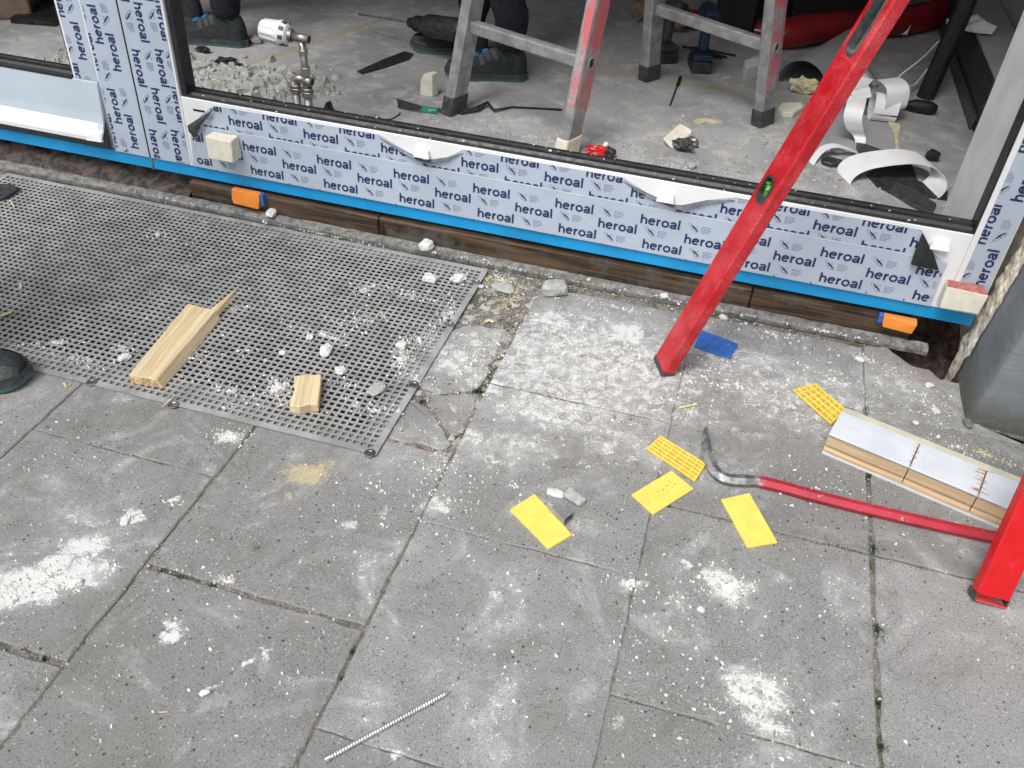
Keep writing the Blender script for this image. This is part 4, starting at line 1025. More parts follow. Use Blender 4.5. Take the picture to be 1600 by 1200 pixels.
# ------------------------------------------------------------ yellow and blue packers
def packer(px, th, name, mat, label, grid=None, z=0.0):
    q = [G(u, v, z+th) for u, v in px]; c = sum(q, Vector())/4
    t = thing(name, (c.x, c.y, z), label, 'packer', 'flat plastic packers on the paving')
    m = MB(); m.prism([Vector((p.x, p.y, z+.0003)) for p in q], (0, 0, th-(.0036 if grid else .0003))); m.build('plate', 'yellow_recess_shade' if grid else mat, t, .0005)
    if grid:
        nx_, ny_ = grid; m = MB()
        def bil(s, t_): return q[0].lerp(q[1], s).lerp(q[3].lerp(q[2], s), t_)
        for i in range(nx_+1):
            s = i/nx_; s = min(max(s, .012), .988); a, b = bil(s, .01), bil(s, .99); d = (b-a).normalized(); n_ = Vector((-d.y, d.x, 0))*.0013
            m.prism([a-n_, b-n_, b+n_, a+n_], (0, 0, -.0036))
        for j in range(ny_+1):
            s = j/ny_; s = min(max(s, .025), .975); a, b = bil(.01, s), bil(.99, s); d = (b-a).normalized(); n_ = Vector((-d.y, d.x, 0))*.0013
            m.prism([a-n_-Vector((0, 0, .0002)), b-n_-Vector((0, 0, .0002)), b+n_-Vector((0, 0, .0002)), a+n_-Vector((0, 0, .0002))], (0, 0, -.0036))
        m.build('grid_ribs', mat, t)
    return t
packer([(797,796),(835,771),(894,835),(857,857)], .005, 'yellow_packer', 'yellow', 'smooth yellow packer plate beside the small square metal profile, leftmost of the yellow ones')
packer([(987,772),(1049,735),(1084,763),(1021,803)], .005, 'yellow_packer', 'yellow', 'smooth yellow packer plate with dirt specks, just below the ribbed one beside the crowbar')
packer([(1127,780),(1171,770),(1215,847),(1168,855)], .005, 'yellow_packer', 'yellow', 'smooth yellow packer plate below the curved neck of the crowbar')
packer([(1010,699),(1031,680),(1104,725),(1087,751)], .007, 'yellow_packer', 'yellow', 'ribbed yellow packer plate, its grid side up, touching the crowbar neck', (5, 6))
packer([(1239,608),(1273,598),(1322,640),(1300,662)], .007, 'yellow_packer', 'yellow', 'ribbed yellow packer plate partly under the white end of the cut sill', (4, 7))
packer([(1085,540),(1095,515),(1154,537),(1142,559)], .006, 'blue_packer', 'bluepl', 'blue packer strip lying on the paving behind the leaning red level')
m = MB(); 
for (u, v, r) in ((1042,759,.0013),(1050,762,.001),(1036,765,.0012),(1030,775,.001),(1046,752,.001),(1055,757,.0012),(1043,770,.0008),(1028,768,.0008),(1014,783,.0009)):
    c = G(u, v, .005); m.tube([(c.x, c.y, .0049), (c.x, c.y, .0056)], r, 5)
o = m.build('dirt_specks', 'black'); o['kind'] = 'stuff'; o['label'] = 'dark dirt specks on the smooth yellow plate'; o['category'] = 'dirt'
# square metal profile end
a, b, c_, d_ = G(861, 792, .020), G(882, 812, .020), G(896, 800, .020), G(873, 778, .020)
pr = thing('metal_profile', tuple(G(880, 805)), 'short piece of square metal tube between yellow packer and mortar lump', 'metal tube')
e1 = (b-a).normalized(); e2 = (c_-b); L = (b-a).length; wd = e2.length; e2 = e2.normalized(); m = MB(); tk = .0012
o_ = Vector((a.x, a.y, 0)); hh = .020
m.obox(o_, e1*L, e2*tk, (0, 0, hh)); m.obox(o_+e2*(wd-tk), e1*L, e2*tk, (0, 0, hh)); m.obox(o_+e2*tk, e1*L, e2*(wd-2*tk), (0, 0, tk)); m.obox(o_+e2*tk+Vector((0, 0, hh-tk)), e1*L, e2*(wd-2*tk), (0, 0, tk)); m.build('tube_wall', 'alu', pr)
m = MB(); m.obox(o_+e2*tk+Vector((0, 0, tk)), e1*.004, e2*(wd-2*tk), (0, 0, hh-2*tk)); m.obox(o_+e1*(L-.012)+e2*tk+Vector((0, 0, tk)), e1*.004, e2*(wd-2*tk), (0, 0, hh-2*tk)); m.build('inner_web', 'dark_plastic', pr)
# threaded screw on the paving
a, b = G(508, 1187, .004), G(705, 1079, .004); d = (b-a).normalized(); L = (b-a).length
sc = thing('long_screw', tuple((a+b)/2-Vector((0, 0, .004))), 'long zinc plated threaded screw lying on the paving at the bottom of the picture', 'screw')
up_ = Vector((0, 0, 1)); sd_ = d.cross(up_).normalized(); m = MB(); N = 12; K = int(L/.0007); v = []
for i in range(K+1):
    s = i/K*L
    for k in range(N):
        th = 2*math.pi*k/N; ph = (s/.0042-k/N) % 1; r = .0029+.0011*(1-abs(2*ph-1))
        if s < .008: r = .0042-(.008-s)*.18
        if s > L-.012: r *= max(.15, (L-s)/.012)
        v.append(a+d*s+(sd_*math.cos(th)+up_*math.sin(th))*r)
fs = [(i*N+k, i*N+(k+1) % N, (i+1)*N+(k+1) % N, (i+1)*N+k) for i in range(K) for k in range(N)]+[tuple(range(N))[::-1]]
m.add(v, fs); m.build('threaded_shank', 'zinc', sc, smooth=False)
m = MB(); m.tube([a-d*.001, a+d*.0045], [.0044, .0052], 10); m.build('screw_head', 'zinc', sc)

# ------------------------------------------------------------ crowbar
cb = thing('crowbar', tuple(G(1300, 790)), 'red crowbar with a worn bare steel goose neck lying on the paving', 'crowbar')
pts = [(1104,668,.030,.0035),(1103,676,.028,.006),(1103,690,.024,.0100),(1105,706,.020,.0112),(1109,721,.016,.0118),(1116,735,.0135,.0118),(1127,745,.0125,.0118),(1142,750,.0120,.0115),(1162,751,.0118,.0118),(1184,752,.0118,.0118),(1206,757,.0118,.0118),(1230,763,.0118,.0118),(1262,772,.0118,.0118),(1320,787,.0118,.0118),(1400,806,.0118,.0118),(1480,824,.0118,.0118),(1560,841,.0118,.0118),(1610,850,.0118,.0118)]
path = [G(u, v, z) for u, v, z, r in pts]; rr = [r for *_, r in pts]
def smooth_path(P_, R_, k=4):
    o = []; q = []
    for i in range(len(P_)-1):
        p0, p1, p2, p3 = P_[max(i-1, 0)], P_[i], P_[i+1], P_[min(i+2, len(P_)-1)]
        for j in range(k):
            t = j/k; o.append(.5*((2*p1)+(p2-p0)*t+(2*p0-5*p1+4*p2-p3)*t*t+(3*p1-p0-3*p2+p3)*t**3)); q.append(R_[i]*(1-t)+R_[i+1]*t)
    return o+[P_[-1]], q+[R_[-1]]
cbn = NT('chipped red crowbar paint'); f = cbn.noise(60, 5, .7); sx = cbn.n('ShaderNodeSeparateXYZ'); cbn.l(cbn.pos(), sx.inputs[0])
xq = G(1180, 752).x; kk = cbn.rng(cbn.math('ADD', sx.outputs[0], cbn.math('MULTIPLY', f, .07)), xq+.03, xq+.055)
kk = cbn.math('MULTIPLY', kk, cbn.rng(f, .61, .66, 1, 0)); colr = cbn.mix(cbn.rng(cbn.noise(12), .3, .7), (.33, .010, .026), (.45, .022, .042))
cbn.l(cbn.math('SUBTRACT', .8, cbn.math('MULTIPLY', kk, .8)), cbn.b.inputs['Metallic'])
colm = cbn.mix(kk, cbn.mix(cbn.rng(cbn.noise(40), .4, .6), (.22, .22, .22), (.50, .50, .49)), colr); cbn.fin(colm, .42, 0, .5); cbn.l(cbn.math('SUBTRACT', .75, cbn.math('MULTIPLY', kk, .75)), cbn.b.inputs['Metallic'])
M['crowbar'] = cbn.m
pp, rq = smooth_path(path, rr); m = MB(); m.tube(pp, rq, 6, up=(0, 0, 1), rot=.25)
m.build('bar', 'crowbar', cb, fixn=True)

# ------------------------------------------------------------ cut door sill lying right
sl_ = thing('cut_sill', tuple(G(1440, 740)), 'wooden door sill piece with white top and two saw cuts lying on the paving', 'door sill')
zt = .056; A0 = G(1284, 707); A1 = G(1554, 822); dd = (A1-A0).normalized(); dd = Vector((dd.x, dd.y, 0)).normalized(); nn = Vector((-dd.y, dd.x, 0))
if nn.y < 0: nn = -nn
L = .52; D = .098; base = A0
cuts = [0]
for (u, v) in ((1408, 757), (1512, 803)):
    p = G(u, v); cuts.append((p-A0).dot(dd))
cuts.append(L)
prof = [(0, 0), (0, .004), (.006, .005), (.006, .010), (.0015, .012), (.0015, .020), (.008, .0215), (.008, .027), (.0, .029), (.0, .050), (.010, .052), (.010, .056), (D-.016, .056), (D-.016, .034), (D, .034), (D, 0)]
for i in range(3):
    a, b = cuts[i]+(.0009 if i else 0), cuts[i+1]-(.0009 if i < 2 else 0)
    body = [(0.0, .0035), (.0, .012), (.008, .0145), (.008, .021), (.0, .0235), (.0, .0455), (.012, .0465), (.012, .051), (.078, .051), (.078, .0035)]
    m = MB(); m.prism([base+dd*a+nn*p+Vector((0, 0, q)) for p, q in body], dd*(b-a)); m.build('wood_segment', 'pine2', sl_, .0006)
    m = MB(); m.prism([base+dd*(a+.0005)+nn*p+Vector((0, 0, q)) for p, q in ((-.004, .0515), (-.004, .0555), (.080, .0565), (.080, .0515))], dd*(b-a-.001)); m.build('white_top', 'lip', sl_, .0006)
m = MB(); m.prism([base+nn*p+Vector((0, 0, q)) for p, q in ((-.0005, .0468), (-.0005, .0512), (.012, .0512), (.012, .0468))], dd*L); m.build('lip_shadow', 'plaster_grey', sl_)  # shadow line under the white lip, put in as a grey strip
m = MB(); m.prism([base+nn*p+Vector((0, 0, q)) for p, q in ((-.003, .0), (-.003, .0033), (.078, .0033), (.078, 0))], dd*L); m.build('bottom_sheet', 'lip', sl_)
m = MB(); m.prism([base-dd*(-.003)+nn*p+Vector((0, 0, q)) for p, q in ((.0805, .0), (.0805, .0555), (.101, .054), (.101, .0))], dd*(L-.003)); m.build('cream_edge', 'cream_strip', sl_, .001)
m = MB()
for ci in (1, 2):
    for k in range(26 if ci == 2 else 14):
        s = base+dd*cuts[ci]+nn*random.uniform(.0, .078)+Vector((0, 0, .0567)); ang = random.choice((-1, 1) if ci == 1 else (-1, -1, -1, 1)); ln = random.uniform(.003, .008 if ci == 1 else .022)
        m.tube([s, s+dd*ang*ln+Vector((0, 0, random.uniform(0, .001)))+nn*random.uniform(-.004, .004)], [.0009, .0003], 4)
m.build('saw_splinters', 'rust', sl_)

# ------------------------------------------------------------ spirit levels
def level(name, Q, D, Wd, Nd, w_, th, L, mat, label, group, slots, vial, hollow=False):
    D, Wd, Nd = Vector(D).normalized(), Vector(Wd).normalized(), Vector(Nd)
    Nd = (Nd-D*Nd.dot(D)-Wd*Nd.dot(Wd)).normalized(); Wd = (Wd-D*Wd.dot(D)).normalized()
    t = thing(name, tuple(Q), label, 'spirit level', group)
    Q = Vector(Q); cap = .014 if hollow else .012
    # wide face (D x Wd) is the outer face at Nd=0, with stadium holes
    segs = 10
    def stadium(c, hl, hw_, n=segs):
        o = []
        for i in range(n+1): th_ = -math.pi/2+math.pi*i/n; o.append((c+hl+hw_*math.cos(th_), w_/2+hw_*math.sin(th_)))
        for i in range(n+1): th_ = math.pi/2+math.pi*i/n; o.append((c-hl+hw_*math.cos(th_), w_/2+hw_*math.sin(th_)))
        return o
    holes = [(c, hl, hw_) for c, hl, hw_ in slots]+([vial] if vial else [])
    holes.sort(); pt = lambda s, x, n=0: Q+D*s+Wd*x+Nd*n
    m = MB(); cur = cap; r = .0035
    # body shell: side faces with rounded corners; wide front face cut round each hole
    def strip(s0, s1, x0=r, x1=w_-r): m.add([pt(s0, x0), pt(s0, x1), pt(s1, x1), pt(s1, x0)], [(0, 1, 2, 3)])
    for c, hl, hw_ in holes:
        s0, s1 = c-hl-hw_-.004, c+hl+hw_+.004; strip(cur, s0); cur = s1
        st = stadium(c, hl, hw_); rect = [(s0, r), (s1, r), (s1, w_-r), (s0, w_-r)]
        from mathutils.geometry import tessellate_polygon
        allp = rect+st; tri = tessellate_polygon([[Vector((a_, b_, 0)) for a_, b_ in rect], [Vector((a_, b_, 0)) for a_, b_ in st]])
        m.add([pt(*p_) for p_ in allp], [tuple(t_) for t_ in tri])
    strip(cur, L-cap)
    ring = [(r, 0), (0, r), (0, th-r), (r, th), (w_-r, th), (w_, th-r), (w_, r), (w_-r, 0)]
    v = [pt(cap, x, n_) for x, n_ in ring]+[pt(L-cap, x, n_) for x, n_ in ring]
    m.add(v, [(i, i+1, i+9, i+8) for i in range(7)])
    if not hollow: m.add([pt(cap, x, n_) for x, n_ in ring], [tuple(range(8))]); 
    m.add([pt(L-cap, x, n_) for x, n_ in ring], [tuple(range(8))])
    m.build('box_body', mat, t, fixn=False)
    # hole linings
    for hi, (c, hl, hw_) in enumerate(holes):
        isv = vial and (c, hl, hw_) == tuple(vial)
        st = stadium(c, hl, hw_); st2 = stadium(c, hl, hw_-(.0055 if isv else .003)); n = len(st); m = MB(); m.add([pt(s, x, -.0008) for s, x in st]+[pt(s, x, -.0014) for s, x in st2], [(i, (i+1) % n, n+(i+1) % n, n+i) for i in range(n)])
        m.add([pt(s, x, -.0014) for s, x in st2]+[pt(s, x, th*.6) for s, x in st2], [(i, (i+1) % n, n+(i+1) % n, n+i) for i in range(n)]); m.build('vial_ring' if isv else 'grip_ring', 'dark_plastic' if isv else 'steel', t)
        m = MB(); m.add([pt(s, x, th*(.6 if not isv else .35)) for s, x in st2], [tuple(range(n))]); m.build('vial_bed' if isv else 'grip_recess', 'steel' if isv else 'slot', t, fixn=False)
        if isv:
            a = math.radians(35); dv = D*math.cos(a)+Wd*math.sin(a); cc = pt(c, w_/2, th*.2); m = MB(); m.tube([cc-dv*.015, cc+dv*.015], .0065, 12); m.build('vial', 'glass_green', t, smooth=True)
            m = MB()
            for kx in (-.004, .004): m.tube([cc+dv*(kx-.0004), cc+dv*(kx+.0004)], .0067, 12)
            m.build('vial_mark', 'black', t)
    # end caps
    for s0, s1 in ((0, cap), (L-cap, L)):
        m = MB()
        if hollow and s0 == 0:
            tk = .003; e = .0012
            m.prism([pt(s0, -e, -e), pt(s0, w_+e, -e), pt(s0, w_+e, tk), pt(s0, -e, tk)], D*(s1-s0)) if False else None
            m.obox(pt(0, -e, 0), D*cap, Wd*.0027, Nd*th); m.obox(pt(0, w_-.002, tk), D*cap, Wd*.003, Nd*(th-tk)); m.obox(pt(0, -e, th-.002), D*cap, Wd*(w_+2*e), Nd*.003)
            m.build('end_cap', 'dark_plastic', t, fixn=True)
            m = MB(); m.obox(pt(.0, .0015, -.001), D*.0016, Wd*(w_-.003), Nd*(th-.002)); m.obox(pt(.0016, .003, th-.004), D*.03, Wd*(w_-.006), Nd*.0015); m.build('end_web', 'red_in', t)
        else:
            e = .0010; m.prism([pt(s0, x+(e if x > w_/2 else -e), n_+(e if n_ > th/2 else -e)) for x, n_ in ring], D*(s1-s0)); m.build('end_cap', 'dark_plastic', t, fixn=True)
    return t
Q = G(1033, 589); D1 = (Vector((.275, .075, .955))).normalized()
def solve_dir(Q, u, v, tpar):
    B = Vector(C0+ray(u, v)*tpar); return (B-Q).normalized()
D1 = solve_dir(Q, 1398, 0, 1.42)
hv = None
def s_on(Q, D, v):
    lo, hi = 0, 3
    for _ in range(50):
        mm = (lo+hi)/2
        if P(Q+D*mm)[1] > v: lo = mm
        else: hi = mm
    return lo
W1, N1 = Vector((-.44, .89, .12)), Vector((.86, .45, -.25))
W1 = (W1-D1*W1.dot(D1)).normalized(); N1 = -D1.cross(W1)
sv = s_on(Q+W1*.031, D1, 297); ss = s_on(Q+W1*.031, D1, 86); 
hl0 = .12
level('spirit_level', Q+Vector((0, 0, .001))-D1*(min(0, 0)), D1, W1, N1, .062, .030, 2.0, 'red', 'long dusty red spirit level leaning before the door frame, green vial showing', 'red box spirit levels', [(ss+.115, .10, .017)], (sv, .011, .0195))
D2 = Vector((.091, .409, .908)); W2 = Vector((.985, .095, -.141)); N2 = Vector((-.144, .908, -.394))
D2.normalize(); W2 = (W2-D2*W2.dot(D2)).normalized(); N2 = D2.cross(W2)
Q2 = G(1518, 944)
s2 = s_on(Q2+W2*.029, D2, 792)
level('spirit_level', Q2+Vector((0, 0, .012)), D2, W2, N2, .058, .027, 1.2, 'red_clean', 'clean bright red spirit level standing over the crowbar end at right edge', 'red box spirit levels', [(s2+.085, .05, .016)], None, hollow=True)

# ------------------------------------------------------------ interior: ladder
def floorp(u, v, z=FZ): return G(u, v, z)
lad = thing('step_ladder', tuple(floorp(950, 160)), 'dusty aluminium folding ladder with red sprayed edges standing inside the room', 'ladder')
def bisect(fn, lo, hi):
    for _ in range(60):
        mm = (lo+hi)/2
        if fn(mm) > 0: lo = mm
        else: hi = mm
    return lo
FA, FB = floorp(708, 176), floorp(884, 243)
FC, FD = floorp(1014, 124), floorp(1191, 194)
def u_at(Fp, D, v=0):
    s = s_on(Fp, D, v); return P(Fp+D*s)[0]
def ladder_side(Pa, Pb, ta, tb, rung_v, sgn):
    r = (Pb-Pa); wdt = r.length; r = r.normalized(); nrm = Vector((-r.y, r.x, 0))*sgn
    best = None
    for ls in np.linspace(-.1, .5, 61):
        for tp in (0, .02, .04, .06):
            e = 0
            for Fp, tg, sg in ((Pa, ta, 1), (Pb, tb, -1)):
                D = (nrm*ls+r*tp*sg+Vector((0, 0, 1))).normalized(); e += (u_at(Fp, D)-tg)**2
            if best is None or e < best[0]: best = (e, ls, tp)
    ls, tp = best[1:]
    Hh = 1.85; dirs = []
    for Fp, sg in ((Pa, 1), (Pb, -1)): dirs.append(nrm*ls+r*tp*sg+Vector((0, 0, 1)))
    wn, wr = .078, .040
    for i, (Fp, D) in enumerate(zip((Pa, Pb), dirs)):
        Dn = D.normalized(); o_ = Fp-nrm*wn/2-r*wr/2
        s0 = .055
        m = MB(); prof = [(0, .006), (.006, 0), (wr-.006, 0), (wr, .006), (wr, wn-.006), (wr-.006, wn), (.006, wn), (0, wn-.006)]
        m.prism([o_+D*s0+r*a+nrm*b for a, b in prof], D*(Hh-s0)); m.build('stile', 'alu', lad)
        m = MB(); m.prism([o_+r*(-.003)-nrm*.003, o_+r*(wr+.003)-nrm*.003, o_+r*(wr+.003)+nrm*(wn+.003), o_+r*(-.003)+nrm*(wn+.003)], D*.062)
        fo = m.build('foot', 'foam' if (sgn > 0 and i == 1) else 'dark_plastic', lad, .006, seg=2)
        if i == 1:
            m = MB(); m.prism([o_+D*(.30 if sgn > 0 else .22)+r*(wr+.0006)+nrm*b for b in (.014, wn-.005)]+[o_+D*Hh+r*(wr+.0006)+nrm*b for b in (wn-.005, .014)], r*.0009) if False else None
            m.prism([o_+D*.13+r*(wr+.0004)+nrm*.016, o_+D*.13+r*(wr+.0004)+nrm*(wn-.004), o_+D*1.7+r*(wr+.0004)+nrm*(wn-.004), o_+D*1.7+r*(wr+.0004)+nrm*.016], r*.0008); m.build('red_sprayed_face', 'stile_red', lad)
            # the face towards the camera
            m = MB(); fn = -1 if sgn > 0 else 1
            q0 = o_+(nrm*(-.0012) if True else 0); m.prism([q0+D*.16+r*(wr*.30), q0+D*.16+r*(wr*.97), q0+D*1.6+r*(wr*.97), q0+D*1.6+r*(wr*.30)], nrm*.0009); m.build('red_sprayed_face', 'stile_red', lad)
    # rungs
    z1 = bisect(lambda z: P(Pa+dirs[0]*z)[1]-rung_v[0], .02, 1.0); z2 = bisect(lambda z: P(Pb+dirs[1]*z)[1]-rung_v[1], .02, 1.0); z = (z1+z2)/2
    for k in range(6):
        zz = z+k*.27
        if zz > Hh-.05: break
        a = Pa+dirs[0]*zz+r*wr/2; b = Pb+dirs[1]*zz-r*wr/2
        m = MB(); h_, w__ = .038, .036; o_ = a-nrm*w__/2-Vector((0, 0, h_/2)); m.obox(o_, b-a, nrm*w__, (0, 0, h_)); m.build('rung', 'alu', lad, .005, seg=2)
        c = b+r*(wr+.0006); m = MB(); n = 14; o1 = []; o2 = []
        for q in range(n):
            th = 2*math.pi*q/n; ex = math.copysign(abs(math.cos(th))**.5, math.cos(th)); ez = math.copysign(abs(math.sin(th))**.5, math.sin(th)); o1.append(c+nrm*ex*.015+Vector((0, 0, ez*.020))); o2.append(c+nrm*ex*.0105+Vector((0, 0, ez*.0155)))
        m.add(o1+[p+r*.004 for p in o1]+[p+r*.004 for p in o2]+[p+r*.0005 for p in o2], [(i+a_*n, (i+1) % n+a_*n, (i+1) % n+(a_+1)*n, i+(a_+1)*n) for a_ in range(3) for i in range(n)]); m.build('rung_end', 'alu', lad, fixn=False)
        m = MB(); m.add([p+r*.0008 for p in o2], [tuple(range(n))]); m.build('rung_hole', 'black', lad, fixn=False)
    return [Pa+dirs[0]*Hh, Pb+dirs[1]*Hh]
T1 = ladder_side(FA, FB, 741, 934, (33, 104), 1)
T2 = ladder_side(FC, FD, 1023, 1212, (12, 73), -1)
m = MB()
for a, b in zip(T1, T2): m.tube([a, b], .02, 8)
m.tube([T1[0], T1[1]], .02, 8); m.build('hinge_bar', 'alu', lad)

# ------------------------------------------------------------ shoes and people
SW = [(0, .008, .0), (.012, .018, 1), (.04, .028, 1), (.10, .035, 1), (.25, .034, 1), (.40, .034, 1), (.55, .040, 1), (.70, .047, 1), (.82, .046, 1), (.92, .038, 1), (.97, .028, 1), (1.0, .010, 1)]
def lerp_tab(tab, s):
    for a, b in zip(tab, tab[1:]):
        if s <= b[0]: t = (s-a[0])/(b[0]-a[0]) if b[0] > a[0] else 0; return a[1]+(b[1]-a[1])*t
    return tab[-1][1]
HT = [(0, .030), (.02, .062), (.06, .092), (.2, .105), (.34, .10), (.46, .082), (.6, .062), (.75, .047), (.88, .038), (.96, .026), (1.0, .010)]
def shoe(parent, heel, toe, L=.30, name='shoe', label=None, z=FZ):
    d = Vector((toe.x-heel.x, toe.y-heel.y, 0)).normalized(); l = Vector((-d.y, d.x, 0)); o = Vector((heel.x, heel.y, z)); k = L/.30*1.0
    def S(s, th, off=0):
        w_ = lerp_tab(SW, s)*k+.002+off; h = lerp_tab(HT, s)*k+off; zs = .026*k+.010*k*max(0, s-.8)/.2
        c, sn = math.cos(th), max(0, math.sin(th)); return o+d*(s*L)+l*(w_*c*(1-.22*sn))+Vector((0, 0, zs+h*sn**.75))
    ss_ = [0, .006, .02, .05, .1, .16, .22, .28, .34, .4, .46, .52, .58, .64, .7, .76, .82, .87, .91, .95, .975, .99, 1.0]; n = 14
    m = MB()
    for s in ss_: m.v += [S(s, math.pi*i/n) for i in range(n+1)]
    N = n+1
    m.f = [(a*N+i, a*N+i+1, (a+1)*N+i+1, (a+1)*N+i) for a in range(len(ss_)-1) for i in range(n)]+[tuple(range(N)), tuple((len(ss_)-1)*N+i for i in range(N))]
    up_ = m.build(name, 'shoe', parent, smooth=True); up_['_o'] = up_['_o'] if parent is None else tuple(parent['_o'])
    if label: up_['label'] = label
    def solepart(nm, mt, z0, z1, grow):
        m = MB(); ring = []
        for s in ss_: ring.append((s, lerp_tab(SW, s)*k+grow))
        pts = [o+d*(s*L+(grow if s == 1 else (-grow if s == 0 else 0)))+l*w_ for s, w_ in ring]+[o+d*(s*L)-l*w_ for s, w_ in reversed(ring)]
        sp = [(.010*k*max(0, s-.8)/.2) for s, _ in ring]; sp += sp[::-1]; nn_ = len(pts)
        m.add([p+Vector((0, 0, z0+q)) for p, q in zip(pts, sp)]+[p+Vector((0, 0, z1+q)) for p, q in zip(pts, sp)], [tuple(range(nn_))[::-1], tuple(range(nn_, 2*nn_))]+[(i, (i+1) % nn_, nn_+(i+1) % nn_, nn_+i) for i in range(nn_)])
        ob = m.build(nm, mt, up_)
        return ob
    solepart('outsole', 'teal', 0.001, .011*k, .005); solepart('midsole', 'dark_plastic', .0112*k, .028*k, .007)
    for (s0, s1, th0, th1, mt, nm, wd) in ((.36, .44, .15, .42, 'shoe_grey', 'strap', .010), (.44, .50, .15, .42, 'shoe_grey', 'strap', .010), (.52, .57, .12, .42, 'shoe_grey', 'strap', .010), (.10, .30, .18, .30, 'shoe_grey', 'strap', .014), (.80, .99, .02, .10, 'shoe_grey', 'toe_bumper', .022)):
        for sgn in (1, -1):
            m = MB(); v = []; K = 8
            for i in range(K+1):
                t = i/K; th = (th0+(th1-th0)*t)*math.pi if nm == 'strap' else (th0)*math.pi; s = s0+(s1-s0)*t
                if sgn < 0: th = math.pi-th
                for q in (0, 1):
                    if nm == 'strap': v.append(S(min(.99, s+q*wd/L*1.6), th, .0022))
                    else: v.append(S(s, abs((math.pi if sgn < 0 else 0)-(.02+q*.24)*math.pi), .003))
            m.add(v, [(2*i, 2*i+1, 2*i+3, 2*i+2) for i in range(K)]); m.build(nm, mt, up_, fixn=False)
    for s in (.50, .62):
        for sgn in (1, -1):
            th = .37*math.pi; e = .05; pts = [S(s, th if sgn > 0 else math.pi-th, .004), S(s+.055, th if sgn > 0 else math.pi-th, .004), S(s+.055, (th+.22) if sgn > 0 else math.pi-th-.22, .004), S(s, (th+.22) if sgn > 0 else math.pi-th-.22, .004)]
            m = MB(); m.tube(pts+[pts[0]], .0018, 5); m.build('lace_loop', 'lace', up_, fixn=False)
    return up_, o+d*(L*.2), d
def person(label, feet, facing, group=None, crouch=0.0):
    """feet: list of (heel, toe, z); one continuous clothed body grown with a skin modifier"""
    base = sum((h for h, t, z in feet), Vector())/len(feet)
    t_ = thing('person', (base.x, base.y, feet[0][2]), label, 'person', group)
    z0 = feet[0][2]; ank = []
    for (h, t, z) in feet:
        sh, a, d = shoe(t_, h, t, z=z); ank.append((a, d))
    mid = (ank[0][0]+ank[1][0])/2; f = Vector(facing).normalized(); l = Vector((-f.y, f.x, 0))
    if (ank[0][0]-mid).dot(l) < 0: l = -l
    hipz = .93-crouch*.35; V = []; E = []; R = []
    def a(p, r): V.append(tuple(p)); R.append(r); return len(V)-1
    c = mid-f*(.05+crouch*.25)
    pel = a((c.x, c.y, z0+hipz), (.15, .12)); rad = {}
    for (an, d), sg in zip(ank, (1, -1)):
        hip = a(Vector((c.x, c.y, z0+hipz-.06))+l*sg*.09, (.095, .095)); kn = Vector((an.x, an.y, 0))*.55+Vector((c.x, c.y, 0))*.45+l*sg*.03+f*(.06+crouch*.35); knee = a((kn.x, kn.y, z0+.50-crouch*.08), (.074, .074))
        calf = a((an.x*.8+kn.x*.2, an.y*.8+kn.y*.2, z0+.28), (.068, .068)); lo = a((an.x, an.y, z0+.095), (.062, .066)); E.extend([(pel, hip), (hip, knee), (knee, calf), (calf, lo)])
    sp = a((c.x+f.x*.03, c.y+f.y*.03, z0+hipz+.22), (.14, .11)); ch = a((c.x+f.x*(.08+crouch*.2), c.y+f.y*(.08+crouch*.2), z0+hipz+.44), (.17, .12)); nk = a((c.x+f.x*(.10+crouch*.26), c.y+f.y*(.10+crouch*.26), z0+hipz+.60), (.06, .06))
    E.extend([(pel, sp), (sp, ch), (ch, nk)])
    chp = Vector(V[ch])+Vector((0, 0, .06))
    for sg in (1, -1):
        s = a(chp+l*sg*.19, (.065, .065)); e = a(chp+l*sg*.25+f*.05-Vector((0, 0, .28)), (.048, .048)); wq = a(chp+l*sg*.22+f*.25-Vector((0, 0, .42)), (.036, .036)); pm = a(Vector(V[wq])+f*.055-Vector((0, 0, .045)), (.030, .022)); E.extend([(ch, s), (s, e), (e, wq), (wq, pm)])
        for fi, (lt, ln) in enumerate(((.030, .062), (.011, .070), (-.010, .066), (-.028, .052))):
            k1 = a(Vector(V[pm])+l*lt+f*.032-Vector((0, 0, .030)), (.009, .009)); k2 = a(Vector(V[pm])+l*lt+f*(.036)-Vector((0, 0, .030+ln*.5)), (.0085, .0085)); k3 = a(Vector(V[pm])+l*lt+f*.022-Vector((0, 0, .030+ln*.85)), (.007, .007)); E.extend([(pm, k1), (k1, k2), (k2, k3)])
        t1 = a(Vector(V[pm])-l*sg*.038-Vector((0, 0, .012)), (.010, .010)); t2 = a(Vector(V[pm])-l*sg*.046+f*.02-Vector((0, 0, .040)), (.008, .008)); E.extend([(pm, t1), (t1, t2)])
    me = bpy.data.meshes.new('work_clothes'); ox = Vector(t_['_o']); me.from_pydata([tuple(Vector(p)-ox) for p in V], E, [])
    o = bpy.data.objects.new('work_clothes', me); COL.objects.link(o); md = o.modifiers.new('s', 'SKIN'); o.modifiers.new('b', 'SUBSURF').levels = 2
    for i, r in enumerate(R): me.skin_vertices[0].data[i].radius = r
    me.skin_vertices[0].data[0].use_root = True
    dg = bpy.context.evaluated_depsgraph_get(); m2 = bpy.data.meshes.new_from_object(o.evaluated_get(dg)); o.modifiers.clear(); o.data = m2; m2.name = 'work_clothes'
    m2.materials.clear(); m2.materials.append(M['denim']); m2.polygons.foreach_set('use_smooth', [True]*len(m2.polygons)); o.parent = t_
    # folds near the hem
    for v in m2.vertices:
        if v.co.z < .5: nn_ = v.normal; v.co += nn_*.006*math.sin(v.co.z*55+v.co.x*20+2*noise.noise(v.co*9))
